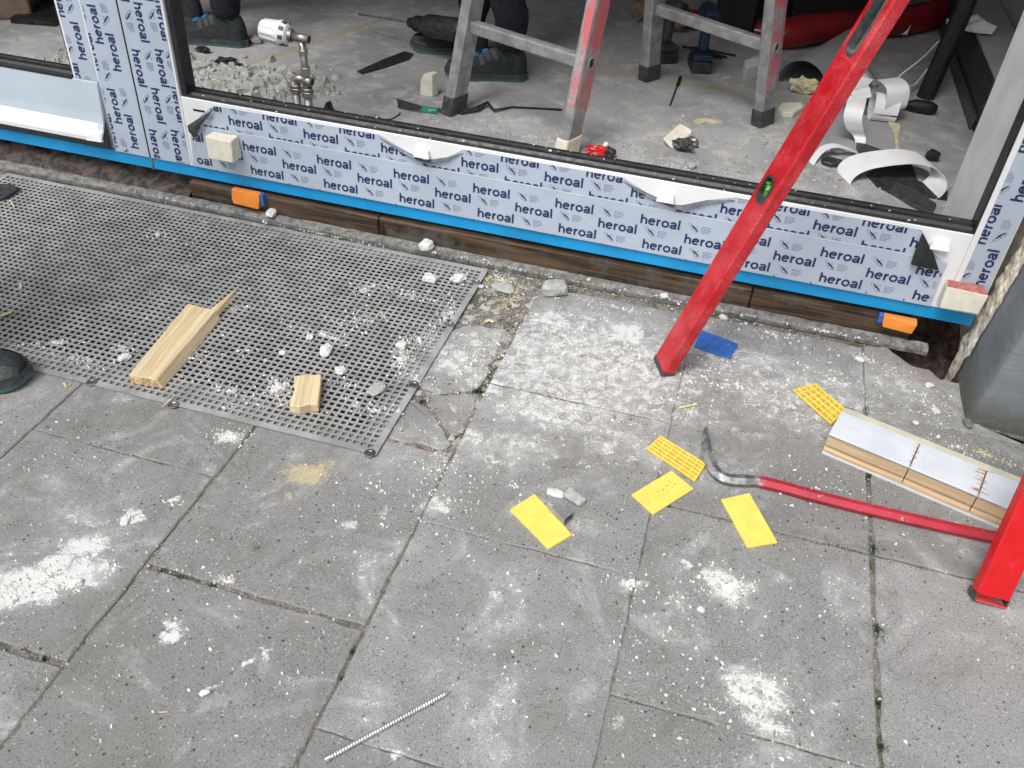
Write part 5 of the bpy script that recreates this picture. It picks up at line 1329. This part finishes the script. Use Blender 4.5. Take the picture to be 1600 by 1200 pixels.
    # head and hands
    hd = Vector(V[nk])+Vector((0, 0, .13))+f*.02; bm = bmesh.new(); bmesh.ops.create_uvsphere(bm, u_segments=20, v_segments=14, radius=1)
    for q in bm.verts:
        x, y, zz = q.co; fw = x
        rr_ = Vector((x*.095*(1 if x < 0 else 1.02), y*.075*(1-.25*max(0, -zz)), zz*.118))
        if x > .8 and abs(y) < .3 and -.25 < zz < .15: rr_.x += .018*(1-abs(y)/.3)
        q.co = f*rr_.x+l*rr_.y+Vector((0, 0, rr_.z))+hd-ox
    mh = bpy.data.meshes.new('head'); bm.to_mesh(mh); bm.free(); mh.materials.append(M['skin']); mh.polygons.foreach_set('use_smooth', [True]*len(mh.polygons)); ho = bpy.data.objects.new('head', mh); COL.objects.link(ho); ho.parent = t_; 
    bm = bmesh.new(); bmesh.ops.create_uvsphere(bm, u_segments=20, v_segments=12, radius=1)
    bmesh.ops.bisect_plane(bm, geom=bm.verts[:]+bm.edges[:]+bm.faces[:], plane_co=(0, 0, 0), plane_no=(.7, 0, -.7), clear_outer=True)
    for q in bm.verts: q.co = f*(q.co.x*.102)+l*(q.co.y*.083)+Vector((0, 0, q.co.z*.125))+hd-ox
    mh = bpy.data.meshes.new('hair'); bm.to_mesh(mh); bm.free(); mh.materials.append(M['hair']); h2 = bpy.data.objects.new('hair', mh); COL.objects.link(h2); h2.parent = t_
    return t_
def ht(u1, v1, u2, v2, L, z=FZ):
    h = G(u1, v1, z); t = G(u2, v2, z); return h, h+(t-h).normalized()*L
h1, t1 = ht(388, 72, 284, 62, .30); h2, t2 = ht(318, 36, 236, 26, .30)
person('person in dark trousers and teal soled work shoes standing left of the radiator valve', [(h1, t1, FZ), (h2, t2, FZ)], (-1, -.1, 0))
h1, t1 = ht(822, 124, 690, 118, .30); h2, t2 = ht(762, 84, 634, 76, .30)
person('person in dark trousers and black shoes with blue lace loops behind the ladder', [(h1, t1, FZ), (h2, t2, FZ)], (-1, .1, 0))
tt = G(46, 598, 0); hh = tt-Vector((.30*math.cos(math.radians(12)), .30*math.sin(math.radians(12)), 0))
tt2 = tt+Vector((-.25, -.28, 0)); hh2 = tt2-Vector((.30, 0, 0))
person('person standing outside at the left edge, only the teal rimmed shoe toe shows', [(hh, tt, 0), (hh2, tt2, 0)], (1, .1, 0))

# ------------------------------------------------------------ radiator valve
YV = 2.13
def V_(u, v, y=YV): return F(u, v, y)
rv = thing('radiator_valve', (V_(475, 175).x, YV, FZ), 'white thermostat head on nickel pipes rising from the floor behind the frame', 'radiator valve')
m = MB()
a = V_(481, 150); b = V_(477, 62); a0 = Vector((a.x, YV, FZ)); zz = lambda v: V_(478, v).z
m.tube([a0, (a.x, YV, zz(140))], .011, 12); c2 = V_(461, 130).x; m.tube([(c2, YV, FZ), (c2, YV, zz(128))], .011, 12); m.build('pipe', 'brass', rv, smooth=True)
m = MB(); X2 = a.x
for (x_, v0, v1, r_) in ((X2, 150, 142, .0175), (X2, 141, 137, .0155), (c2, 146, 139, .0175), (c2, 138, 134, .0155), (X2, 118, 105, .0135), (X2-.002, 86, 78, .013), (X2-.003, 78, 70, .010)):
    m = MB(); m.tube([(x_, YV, zz(v0)), (x_, YV, zz(v1))], r_, 8); m.build('coupling_nut', 'brass', rv, .001)
m = MB(); m.tube([(X2, YV, zz(140)), (X2-.001, YV, zz(105)), (X2-.003, YV, zz(64))], .0095, 12); m.tube([(c2, YV, zz(134)), (c2+.001, YV, zz(127)), (c2+.008, YV, zz(124)), (X2, YV, zz(124))], .011, 12); m.tube([(X2-.006, YV, zz(126)), (X2+.018, YV-.004, zz(126))], .0125, 12); m.tube([(X2-.03, YV, zz(60)), (X2+.020, YV-.004, zz(60))], .0115, 12); m.build('valve_body', 'brass', rv, smooth=True)
for q, zq in ((X2+.0185, zz(126)), (X2+.0205, zz(60))):
    m = MB(); m.tube([(q, YV-.004, zq), (q+.0006, YV-.004, zq)], .0085, 12); m.build('port', 'black', rv)
h0 = Vector((X2-.028, YV, zz(59))); ad = Vector((-1, 0, .06)).normalized()
m = MB(); m.tube([h0, h0+ad*.012], .017, 16); m.build('collar', 'steel', rv, smooth=False)
m = MB(); pr_ = [(.010, .017), (.014, .026), (.032, .033), (.036, .0335)]
m.tube([h0+ad*t for t, r in pr_], [r for t, r in pr_], 20); m.build('thermostat_base', 'white_plastic', rv)
m = MB(); N = 40; prl = [(.037, .030), (.042, .031), (.082, .0275), (.088, .024), (.090, .015)]
u_ = Vector((0, 1, 0)); w_2 = ad.cross(u_).normalized()
for t, r in prl:
    for k in range(N):
        rr_ = r*(1 if (k % 4) < 2 or t > .085 or t < .04 else .94); th = 2*math.pi*k/N; m.v.append(tuple(h0+ad*t+(u_*math.cos(th)+w_2*math.sin(th))*rr_))
for i in range(len(prl)-1):
    for k in range(N): m.f.append((i*N+k, i*N+(k+1) % N, (i+1)*N+(k+1) % N, (i+1)*N+k))
m.f.append(tuple((len(prl)-1)*N+k for k in range(N))); m.f.append(tuple(range(N))[::-1]); m.build('thermostat_head', 'white_plastic', rv)
m = MB()
for k in range(8):
    th = 2*math.pi*k/8; c = h0+ad*.023+(u_*math.cos(th)+w_2*math.sin(th))*.0293; rd = (u_*math.cos(th)+w_2*math.sin(th)); tg = ad.cross(rd); m.obox(c-ad*.006-tg*.005-rd*.003, ad*.012, tg*.010, rd*.005)
m.build('vent_slot', 'dark_plastic', rv)

# ------------------------------------------------------------ things on the interior floor
def flat(name, px, th, mat, label, cat, z=FZ, group=None, bev=0, lift=0):
    q = [G(u, v, z+th+lift) for u, v in px]; m = MB(); m.prism([Vector((p.x, p.y, z+lift+.0004)) for p in q], (0, 0, th)); return tag(m.build(name, mat, None, bev), label, cat, group)
flat('black_strip', [(558,111),(600,92),(632,80),(646,84),(640,92),(605,104),(566,115)], .004, 'black_dusty', 'black rubber strip lying on the floor left of the black shoes', 'strip')
flat('grey_strip', [(620,154),(662,166),(690,169),(688,176),(650,174),(622,168)], .004, 'steel', 'grey metal strip lying on the floor at the front left ladder foot', 'strip')
flat('green_label', [(660,165.5),(684,168.5),(683,176.5),(658,174.5)], .0008, simple('green tape', (.02, .30, .18), .5), 'green sticker with pale lettering on the grey metal strip', 'sticker', lift=.0048)
m = MB()
for k, (u, w__) in enumerate(((669, .007), (673, .004), (676, .006), (679, .003))):
    q = G(u, 172.5, FZ+.0068); m.obox(q, (w__, 0, 0), (.000, .0055, 0), (0, 0, .0003))
tag(m.build('sticker_print', 'white_plastic'), 'blurred white print on the green sticker by the ladder foot', 'print')
m = MB(); m.tube([G(718,177,.024), G(745,170,.03), G(762,160,.034), G(772,172,.03), G(800,167,.025), (G(840,169,.025)), G(878,171,.025)], [.012,.014,.012,.008,.005,.005,.005], 6, flat=.4); tag(m.build('black_cable', 'black_dusty', None), 'crumpled black band with thin tail lying between the ladder feet', 'band')
m = MB(); m.tube([G(586,181,.022), G(598,187,.022), G(612,186,.022), G(624,179,.023), G(625,176,.026)], .0022, 6); tag(m.build('bent_wire', 'black', None), 'short curved black wire just behind the gasket', 'wire')
def block(name, px, zt_, mat, label, cat, z=FZ, bev=.003):
    q = [G(u, v, z+zt_) for u, v in px]; m = MB(); m.prism([Vector((p.x, p.y, z)) for p in q], (0, 0, zt_)); return tag(m.build(name, mat, None, bev, seg=2), label, cat)
YB = 2.98
a = G(656, 149, FZ); m = MB(); q = [(0, 0), (.052, .0), (.052, .082), (.030, .084), (.012, .074), (.002, .050)]
m.prism([Vector((a.x+p*.9, a.y, FZ+z_)) for p, z_ in q], (.012, .03, 0)); tag(m.build('foam_offcut', 'foam', None, .003, seg=2), 'upright cream foam offcut with one rounded corner left of the ladder foot', 'foam offcut')
m = MB(); m.add([G(503,176,.02), G(509,160,.05), G(516,158,.045), G(521,172,.03), G(531,178,.021), G(515,180,.021)], [(0,1,5), (1,2,5), (2,3,5), (3,4,5)]); m.add([p for p in [Vector(v)+Vector((0, .006, -.002)) for v in m.v[:6]]], [(0,1,5), (1,2,5), (2,3,5), (3,4,5)]); tag(m.build('black_scrap', 'black', None), 'folded black plastic scrap standing right of the radiator pipes', 'scrap')
def crumple(u, v, w_, d_, h_, name, mat, label, cat, z=FZ, seed=0, rot=0, sub=3):
    c = G(u, v, z); bm = bmesh.new(); bmesh.ops.create_icosphere(bm, subdivisions=sub, radius=.5)
    for q in bm.verts:
        k = 1+.55*noise.noise(q.co*3.5+Vector((seed, 0, 0)))+.35*noise.noise(q.co*8+Vector((0, seed, 0))); q.co *= k
    me = bpy.data.meshes.new(name); bm.to_mesh(me); bm.free(); me.materials.append(M[mat]); R_ = Matrix.Rotation(rot, 3, 'Z')
    for p in me.vertices: p.co = R_ @ Vector((p.co.x*w_, p.co.y*d_, p.co.z*h_))
    zm = min(p.co.z for p in me.vertices)
    for p in me.vertices: p.co.z -= zm
    o = bpy.data.objects.new(name, me); COL.objects.link(o); o.location = (c.x, c.y, z); return tag(o, label, cat)
crumple(932, 244, .085, .04, .028, 'red_wrapper', 'redplastic', 'crumpled red plastic wrapper by the cream ladder foot', 'wrapper', seed=3)
crumple(951, 247, .035, .04, .03, 'black_scrap', 'black_dusty', 'crumpled black scrap touching the red wrapper', 'scrap', seed=5)
crumple(944, 240, .02, .02, .035, 'white_scrap', 'white_plastic', 'small white paper scrap between red wrapper and black scrap', 'scrap', seed=6)
t = MB(); q = [G(1035,216,.045), G(1062,192,.062), G(1081,202,.062), G(1079,210,.05), G(1049,231,.03)]
t.prism(q, Vector((.010, .012, -.022))); tag(t.build('foam_offcut', 'foam', None, .004, seg=2), 'cream foam offcut propped on crumpled grey tape in the middle of the floor', 'foam offcut')
crumple(1066, 236, .07, .04, .035, 'crumpled_tape', 'dark_plastic', 'crumpled dark grey tape under the propped foam offcut', 'tape', seed=8, rot=-.2)
crumple(1080, 228, .05, .025, .03, 'crumpled_tape', 'steel', 'short grey tape tail right of the crumpled dark tape', 'tape', seed=9, rot=-.7, sub=2)
flat('paper_shred', [(1083,189),(1090,185),(1105,185),(1121,188),(1128,192),(1118,193),(1104,190),(1092,194)], .003, 'cream', 'curled cream paper shred lying behind the propped foam offcut', 'paper')
m = MB(); m.tube([G(1047,164,.024), G(1060,129,.024)], .003, 6); m.tube([G(1059,133,.024), G(1063,121,.026)], .0065, 8); tag(m.build('black_screwdriver_bit', 'black', None), 'thin black rod with thicker end lying between the rear ladder feet', 'rod')
def crumb_in(name, sp, lb, mat='plaster_grey', smin=.003, smax=.022): crumbs(name, sp, mat, FZ, lb, smin, smax, 'rubble', 4.0, 1.8)
crumb_in('rubble_heap', [(345,120,.28,.12,20,1000),(300,112,.12,.12,0,400),(430,128,.18,.08,10,460),(480,140,.12,.05,0,160),(400,145,.25,.05,0,300)], 'loose grey rubble heap on the floor around the radiator pipes', smax=.045)
crumb_in('rubble_patch', [(92,90,.08,.12,0,160)], 'grey rubble patch seen through the left window', smax=.018)
crumb_in('floor_debris', [(855,220,.12,.06,0,160),(990,238,.12,.05,0,140),(1060,262,.10,.03,0,170),(690,190,.12,.03,0,70),(1180,262,.5,.12,0,130),(1300,290,.3,.06,0,90),(780,205,.3,.1,0,60),(1030,200,.4,.3,0,90),(1100,110,.4,.3,0,60),(640,60,.4,.3,0,60),(1130,120,.03,.03,0,30)], 'small pale debris grains over the interior floor', 'plaster_grey', .0015, .012)
crumb_in('floor_grit', [(1240,250,.3,.2,0,160),(1320,280,.15,.06,0,90),(1160,270,.3,.08,0,60)], 'dark grit grains over the interior floor', 'stone_dark', .0015, .007)
for (u, v, w_, h_, sd_, lb) in ((312,112,.085,.06,1,'large grey mortar chunk in the rubble left of the radiator pipes'),(400,66,.06,.045,2,'pinkish mortar chunk behind the teal soled shoe heel'),(1079,262,.035,.028,3,'round plaster lump behind the gasket below the propped foam'),(440,118,.04,.03,4,'grey mortar chunk in the rubble just left of the pipes'),(381,90,.028,.02,6,'small pale stone in front of the teal soled shoe')):
    lump(u, v, w_, h_, 'mortar_chunk', 'plaster_grey', lb, 'stone', None, FZ, sd_+70, .6, sd_)
crumple(355, 104, .10, .035, .03, 'black_scrap', 'black', 'torn black plastic scrap in the rubble below the teal soled shoe', 'scrap', seed=12)
crumple(318, 82, .06, .03, .02, 'black_scrap', 'black', 'small black plastic scrap right under the teal soled shoe toe', 'scrap', seed=14)
# cream pieces by the level
block('foam_offcut', [(1216,168),(1222,160),(1252,159),(1256,166),(1240,176),(1224,175)], .02, 'foam', 'flat cream foam offcut on the floor between rear ladder foot and red level', 'foam offcut')
crumple(1252, 146, .10, .05, .05, 'cream_shred', 'cream', 'crumpled yellowish shred in front of the grey rolled sheet', 'shred', seed=21)
# white boxlet behind the rear ladder stile
block('white_box', [(1163,94),(1184,86),(1190,100),(1166,108)], .05, 'white_plastic', 'small white box lying beside the rear right ladder stile', 'box')
# ---- power tools
def drill(u, v, lb, sc=1.0, yaw=0.0, mat='navy'):
    c = G(u, v, FZ); t = thing('cordless_drill', tuple(c), lb, 'cordless drill'); R_ = Matrix.Rotation(yaw, 3, 'Z')
    def bx(nm, a, b, mt, bev=.006):
        m = MB(); a = Vector(a)*sc; b = Vector(b)*sc; ax = R_ @ Vector((b.x-a.x, 0, 0)); ay = R_ @ Vector((0, b.y-a.y, 0)); m.obox(c+R_ @ a, ax, ay, (0, 0, b.z-a.z)); return m.build(nm, mt, t, bev, seg=2)
    bx('battery', (-.04, -.06, 0), (.04, .06, .045), 'black_dusty'); bx('battery_shoe', (-.038, -.055, .046), (.038, .055, .072), mat); bx('handle', (-.019, -.024, .073), (.019, .024, .175), mat, .012)
    m = MB(); m.tube([c+R_ @ Vector((0, p, .21))*1.0 for p in (-.10, -.085, .05, .062)], [.026*sc, .036*sc, .034*sc, .026*sc], 16); m.build('motor_housing', mat, t)
    m = MB(); m.tube([c+R_ @ Vector((0, p, .21)) for p in (-.100, -.125, -.155)], [.023*sc, .022*sc, .013*sc], 14); m.build('chuck', 'black', t)
    return t
drill(1092, 108, 'navy cordless drill standing upright on its battery behind the ladder rung', 1.0, .25)
drill(1036, 93, 'black cordless drill standing half hidden behind the rear left ladder stile', .95, .6, 'dark_plastic')
# rotary hammer resting across the black shoe
dh = thing('rotary_hammer', tuple(G(660, 60, .12)), 'black rotary hammer with a long steel bit held above the black shoe', 'rotary hammer')
a = G(560, 22, .10); b = G(640, 35, .13); m = MB(); m.tube([a, b], .004, 8); m.build('drill_bit', 'steel', dh)
d_ = (b-a).normalized(); m = MB(); m.tube([b, b+d_*.03, b+d_*.035, b+d_*.07], [.018, .022, .030, .030], 14); m.build('chuck', 'black', dh)
m = MB(); m.tube([b+d_*.07, b+d_*.10, b+d_*.26, b+d_*.30], [.030, .042, .045, .035], 14); m.build('motor_housing', 'black_dusty', dh)
m = MB(); m.tube([b+d_*.27, b+d_*.29+Vector((0, 0, -.07)), b+d_*.25+Vector((0, 0, -.14))], .018, 10); m.build('handle', 'black', dh)
for i, (p, q) in enumerate((((1066,73),(1080,75)),((1108,79),(1150,87)),((1108,83),(1136,90)),((1106,86),(1128,92)))):
    m = MB(); m.tube([G(*p, FZ+.005), G(*q, FZ+.005)], .005, 6); tag(m.build('drill_bit', 'black_dusty', None), ['short dark drill bit left of the navy drill', 'longest dark drill bit lying right of the navy drill, uppermost of three', 'middle one of three dark drill bits right of the navy drill', 'shortest dark drill bit right of the navy drill, lowest of three'][i], 'drill bit', 'drill bits lying by the drill')
crumple(1050, 48, .16, .10, .08, 'work_glove', 'cardboard', 'brown and dark work glove lying behind the ladder rung', 'glove', seed=31)
crumple(1068, 42, .16, .12, .07, 'red_cloth', 'redbag', 'small dark red cloth lying behind the brown glove', 'cloth', seed=33)
crumple(1000, 34, .10, .06, .07, 'wood_scrap', 'cardboard', 'brown wood scrap left of the rear left ladder stile', 'scrap', seed=35, sub=2)
# tool bag, black cases, board
def casebox(u0, v0, u1, v1, depth, h, name, mat, lb, cat, lidm='black_dusty'):
    a, b = G(u0, v0, FZ), G(u1, v1, FZ); d = (b-a); n_ = Vector((-d.y, d.x, 0)).normalized(); t = thing(name, tuple((a+b)/2), lb, cat)
    m = MB(); m.obox(a, d, n_*depth, (0, 0, h*.8)); m.build('case_body', mat, t, .01, seg=2)
    m = MB(); m.obox(a-d*.01-n_*.005+Vector((0, 0, h*.8+.002)), d*1.02, n_*(depth+.01), (0, 0, h*.2)); m.build('lid', mat, t, .01, seg=2)
    for k in (.25, .75):
        m = MB(); m.obox(a+d*k-n_*.012+Vector((0, 0, h*.72)), d.normalized()*.04, n_*.011, (0, 0, h*.14)); m.build('latch', 'steel', t, .002)
    return t
casebox(1232, 42, 1404, 52, .45, .50, 'tool_case', 'black', 'big black tool case standing behind the long red bag', 'tool case')
casebox(1112, 44, 1172, 58, .35, .30, 'tool_case', 'black', 'smaller black tool case standing behind the navy drill', 'tool case')
a, b = G(1176, 52, FZ), G(1216, 58, FZ); m = MB(); m.obox(a+Vector((0, .25, 0)), b-a, (0.02, .03, 0), (0, .12, .9)); tag(m.build('brown_board', 'cardboard', None, .002), 'brown board leaning upright between the two black tool cases', 'board')
bagp = [(1172,78),(1215,84),(1262,78),(1310,72),(1360,66),(1410,62),(1455,50),(1490,36),(1520,22)]
rb = thing('red_bag', tuple(G(1300, 72, FZ)), 'long dark red padded bag with white piping lying across the back of the room', 'bag')
pts = [G(u, v, FZ)+Vector((0, .08, .06)) for u, v in bagp]; rd = [.045, .062, .070, .070, .068, .066, .064, .06, .045]
pts2, rd2 = smooth_path(pts, rd); m = MB(); m.tube(pts2, rd2, 18, flat=.95)
bo = m.build('bag_body', 'redbag', rb, smooth=True)
for v in bo.data.vertices: v.co += v.normal*.012*noise.noise(v.co*7)
m = MB(); m.tube([p+Vector((0, -r*.97, r*.28)) for p, r in zip(pts2, rd2)], .0045, 6); m.build('piping', 'piping', rb)
m = MB(); m.tube([p+Vector((-.0, r*.2, r*.93)) for p, r in zip(pts2, rd2)], .004, 6); m.build('zip', 'black', rb)
for u, v in ((1415, 54), (1475, 36)):
    c = min(zip(pts2, rd2), key=lambda q: abs(P(q[0])[0]-u)); m = MB(); m.obox(c[0]+Vector((-.015, -c[1]-.012, -.04)), (.03, 0, 0), (0, .014, 0), (0, 0, .05)); m.build('strap_clip', 'white_plastic', rb, .003)
# radiator-like black bench along the side wall
nb = G(1520, 207, FZ); bk = Vector((nb.x, nb.y+1.5, FZ)); zt_ = .205
be = thing('low_cabinet', (nb.x+.08, nb.y+.7, FZ), 'low black fronted cabinet with grey top along the right interior wall', 'cabinet')
m = MB(); m.box((nb.x, nb.y, FZ), (nb.x+.16, nb.y+1.5, zt_-.002)); m.build('black_front', 'black_dusty', be, .004)
m = MB(); m.box((nb.x-.012, nb.y+.02, FZ+.001), (nb.x-.002, nb.y+1.45, .075)); m.build('lower_rail', 'dark_plastic', be, .002)
m = MB(); m.box((nb.x+.004, nb.y+.002, zt_), (nb.x+.16, nb.y+1.5, zt_+.014)); m.build('grey_top', 'greysheet', be, .002)
for (u, v, s, lb) in ((1488,41,.06,'small white plastic clip box left of the black pole'),(1520,42,.08,'white broken foam block on the cabinet top behind the pole'),(1528,53,.09,'flat white broken piece on the cabinet top end')):
    crumple(u, v, s*1.3, s*.7, s*.6, 'white_scrap', 'white_plastic', lb, 'scrap', z=zt_+.014 if u > 1500 else .10, seed=int(u), sub=1)
# black pole (tripod leg) and strap loop
m = MB(); a = G(1446, 152, FZ); b = Vector(C0+ray(1516, -30)*2.75); 
bb = a+(Vector((.16, .10, 1)))*1.0
def soldir(a, u, v=0):
    best = None
    for k in np.linspace(-.5, .6, 111):
        D = Vector((k, .05, 1)).normalized(); s = s_on(a, D, v); e = abs(P(a+D*s)[0]-u)
        if best is None or e < best[0]: best = (e, D)
    return best[1]
Dp = soldir(a, 1513); m.tube([a, a+Dp*1.6], .034, 10); tag(m.build('black_pole', 'black', None), 'thick black pole standing in front of the low cabinet', 'pole')
loop = [(1478,68,.16),(1462,72,.15),(1445,90,.12),(1425,107,.09),(1402,125,.05),(1399,136,.035),(1408,142,.03),(1425,136,.035),(1440,118,.06),(1455,104,.09),(1466,92,.10)]
pl, rl = smooth_path([G(u, v, z) for u, v, z in loop], [.006]*len(loop)); m = MB(); m.ribbon(pl, Vector((.004, -.012, .020)), .004); tag(m.build('strap_loop', 'paper', None, fixn=False), 'grey edged black strap hanging in a loop from the black pole', 'strap')
# screwdriver
sd2 = thing('screwdriver', tuple(G(1440, 168)), 'screwdriver with fat black handle lying right of the white tape curls', 'screwdriver')
a, b = G(1411, 162, .045), G(1464, 170, .045); d_ = (b-a).normalized(); L = (b-a).length; m = MB(); m.tube([a, a+d_*.008, a+d_*.016, a+d_*L*.35, a+d_*L*.8, b], [.010, .016, .013, .023, .024, .013], 12); m.build('handle', 'black', sd2, smooth=True)
m = MB(); m.tube([a-d_*.10, a], .004, 8); m.build('blade', 'steel', sd2)
# tape ribbons
def tape(name, far, near0, lb, z0=FZ, mat='paper'):
    W = G(near0[2], near0[3], FZ)-G(near0[0], near0[1], FZ); p, r = smooth_path([G(u, v, z) for u, v, z in far], [1]*len(far), 6); m = MB(); m.ribbon(p, W, .0009); return tag(m.build(name, mat, None, fixn=True), lb, 'tape', 'curled white tape strips')
tape('tape_curl', [(1322,281,.026),(1308,266,.022),(1316,252,.040),(1335,242,.060),(1365,236,.075),(1395,233,.082),(1415,234,.082),(1436,240,.075),(1452,255,.055),(1453,272,.035),(1440,285,.024),(1428,281,.022)], (1309, 263, 1330, 287), 'big white tape strip arching in front of the others above the dark plates')
tape('tape_curl', [(1264,252,.021),(1272,240,.035),(1284,228,.050),(1302,224,.055),(1322,229,.045),(1342,238,.024)], (1264, 251, 1271, 258), 'small white tape arch just right of the red level')
p, r = smooth_path([G(u, v, z) for u, v, z in ((1326,150,.15),(1322,165,.14),(1318,182,.11),(1322,200,.07),(1334,214,.04),(1338,232,.022))], [1]*6, 5); m = MB(); m.ribbon(p, [Vector((.060-.040*max(0, (i/len(p)-.55)/.45), .0, .0)) for i in range(len(p))], .0009); tag(m.build('tape_curl', 'paper', None), 'white tape strip hanging down towards the floor from the curls', 'tape', 'curled white tape strips')
def ring(u, v, z, r, wv, lb, a0=0, a1=360, mat='paper', e=1.0):
    c = G(u, v, z); W = Vector(wv); ax = W.normalized(); p1 = ax.cross(Vector((0, 0, 1))).normalized(); p2 = ax.cross(p1); n = 28; pts = [c+(p1*math.cos(math.radians(a0+(a1-a0)*i/n))*r*e+p2*math.sin(math.radians(a0+(a1-a0)*i/n))*r)*(1+.06*math.sin(3*i/n*6.28)) for i in range(n+1)]; m = MB(); m.ribbon(pts, W, .0009); return tag(m.build('tape_curl', mat, None), lb, 'tape', 'curled white tape strips')
ring(1362, 165, .065, .046, (.085, .01, .0), 'closed white tape ring lying on its side left of the screwdriver', 20, 372, e=1.1)
ring(1372, 150, .100, .052, (.075, .035, .01), 'upper white tape ring resting on the closed ring', 200, 470, e=1.2)
ring(1332, 140, .085, .050, (.055, -.03, .0), 'loose white tape bend left of the upper ring', 150, 400)
ring(1326, 158, .07, .045, (.06, .02, .02), 'short white tape bend beside the hanging strip', 180, 340)
m = MB(); m.tube([G(1346,108,.16), G(1368,134,.10)], .019, 14, flat=1); tag(m.build('silver_tube', 'zinc', None, smooth=False), 'short silver tube leaning on the white tape curls', 'tube')
# grey rolled sheet and flat sheet
c0, c1 = G(1248, 142, FZ), G(1320, 92, FZ); ax = (c1-c0); ax.z = 0; axn = ax.normalized(); sdv = Vector((axn.y, -axn.x, 0)); m = MB(); n = 22; v = []
for (c, rr_) in ((c0, .098), (c0+axn*.25, .094), (c0+axn*.5, .09), (c0+axn*.62, .088)):
    for i in range(n+1):
        th = math.pi*1.12*i/n-.2; v.append(c+sdv*rr_*1.05*math.cos(th)+Vector((0, 0, max(.0005, rr_*1.15*math.sin(th)))))
m.add(v, [(a*(n+1)+i, a*(n+1)+i+1, (a+1)*(n+1)+i+1, (a+1)*(n+1)+i) for a in range(3) for i in range(n)])
v2 = [(p-Vector((0, 0, .0015)) if p.z > .02 else p) for p in v]; tag(m.build('rolled_sheet', 'greysheet', None, smooth=True), 'grey sheet arched into a half roll with a dark open end', 'rolled sheet')
flat('grey_sheet', [(1286,200),(1300,186),(1400,187),(1410,210),(1406,236),(1345,262),(1300,235)], .002, 'greysheet', 'flat grey sheet lying under the white tape curls', 'sheet')
flat('cream_strip', [(1385,186),(1407,195),(1403,214),(1405,234),(1400,236),(1397,210)], .002, 'cream', 'curved cream paper strip along the right edge of the grey sheet', 'paper', lift=.003)
flat('dark_plate', [(1337,219),(1384,236),(1380,246),(1342,244)], .006, 'dark_plastic', 'dark pointed plate under the back of the big tape arch', 'plate', lift=.005)
flat('dark_plate', [(1354,272),(1372,258),(1424,254),(1434,282),(1481,299),(1480,312),(1430,304),(1391,301),(1370,290)], .005, 'black_dusty', 'wide black plate lying below the big tape arch', 'plate')
flat('grey_bar', [(1399,284),(1432,296),(1464,318),(1457,333),(1425,318),(1391,297)], .012, 'dark_plastic', 'flat grey bar lying on the wide black plate near the frame', 'bar', bev=.002)
flat('dark_clip', [(1284,246),(1292,243),(1317,249),(1318,256),(1300,256),(1286,252)], .014, 'black_dusty', 'small black clip lying inside the small tape arch', 'clip', bev=.003)
crumple(1307, 239, .05, .03, .02, 'foam_offcut', 'foam', 'small cream foam crumb inside the small tape arch', 'foam offcut', seed=44, sub=2)
crumple(1455, 250, .045, .045, .035, 'rubber_disc', 'black', 'round black knob right behind the big tape arch', 'knob', seed=45, sub=2)
# seen through the left window
casebox(-60, 34, 52, 30, .35, .28, 'cardboard_box', 'cardboard', 'brown cardboard box behind the left window', 'box')
m = MB(); a, b = G(-40, 32, FZ), G(88, 42, FZ); d_ = (b-a); n_ = Vector((-d_.y, d_.x, 0)).normalized()
for k in range(30):
    m.obox(a+d_*.45+n_*(k*.02), d_*.55, n_*.013, (0, 0, .02)) if False else m.obox(a+d_*(.45+k*.018), d_*.011, n_*.4, (0, 0, .022))
m.obox(a+d_*.45, d_*.55, n_*.4, (0, 0, .012)); tag(m.build('ribbed_mat', 'black_dusty', None, fixn=False), 'dark ribbed mat lying beside the cardboard box behind the left window', 'mat')
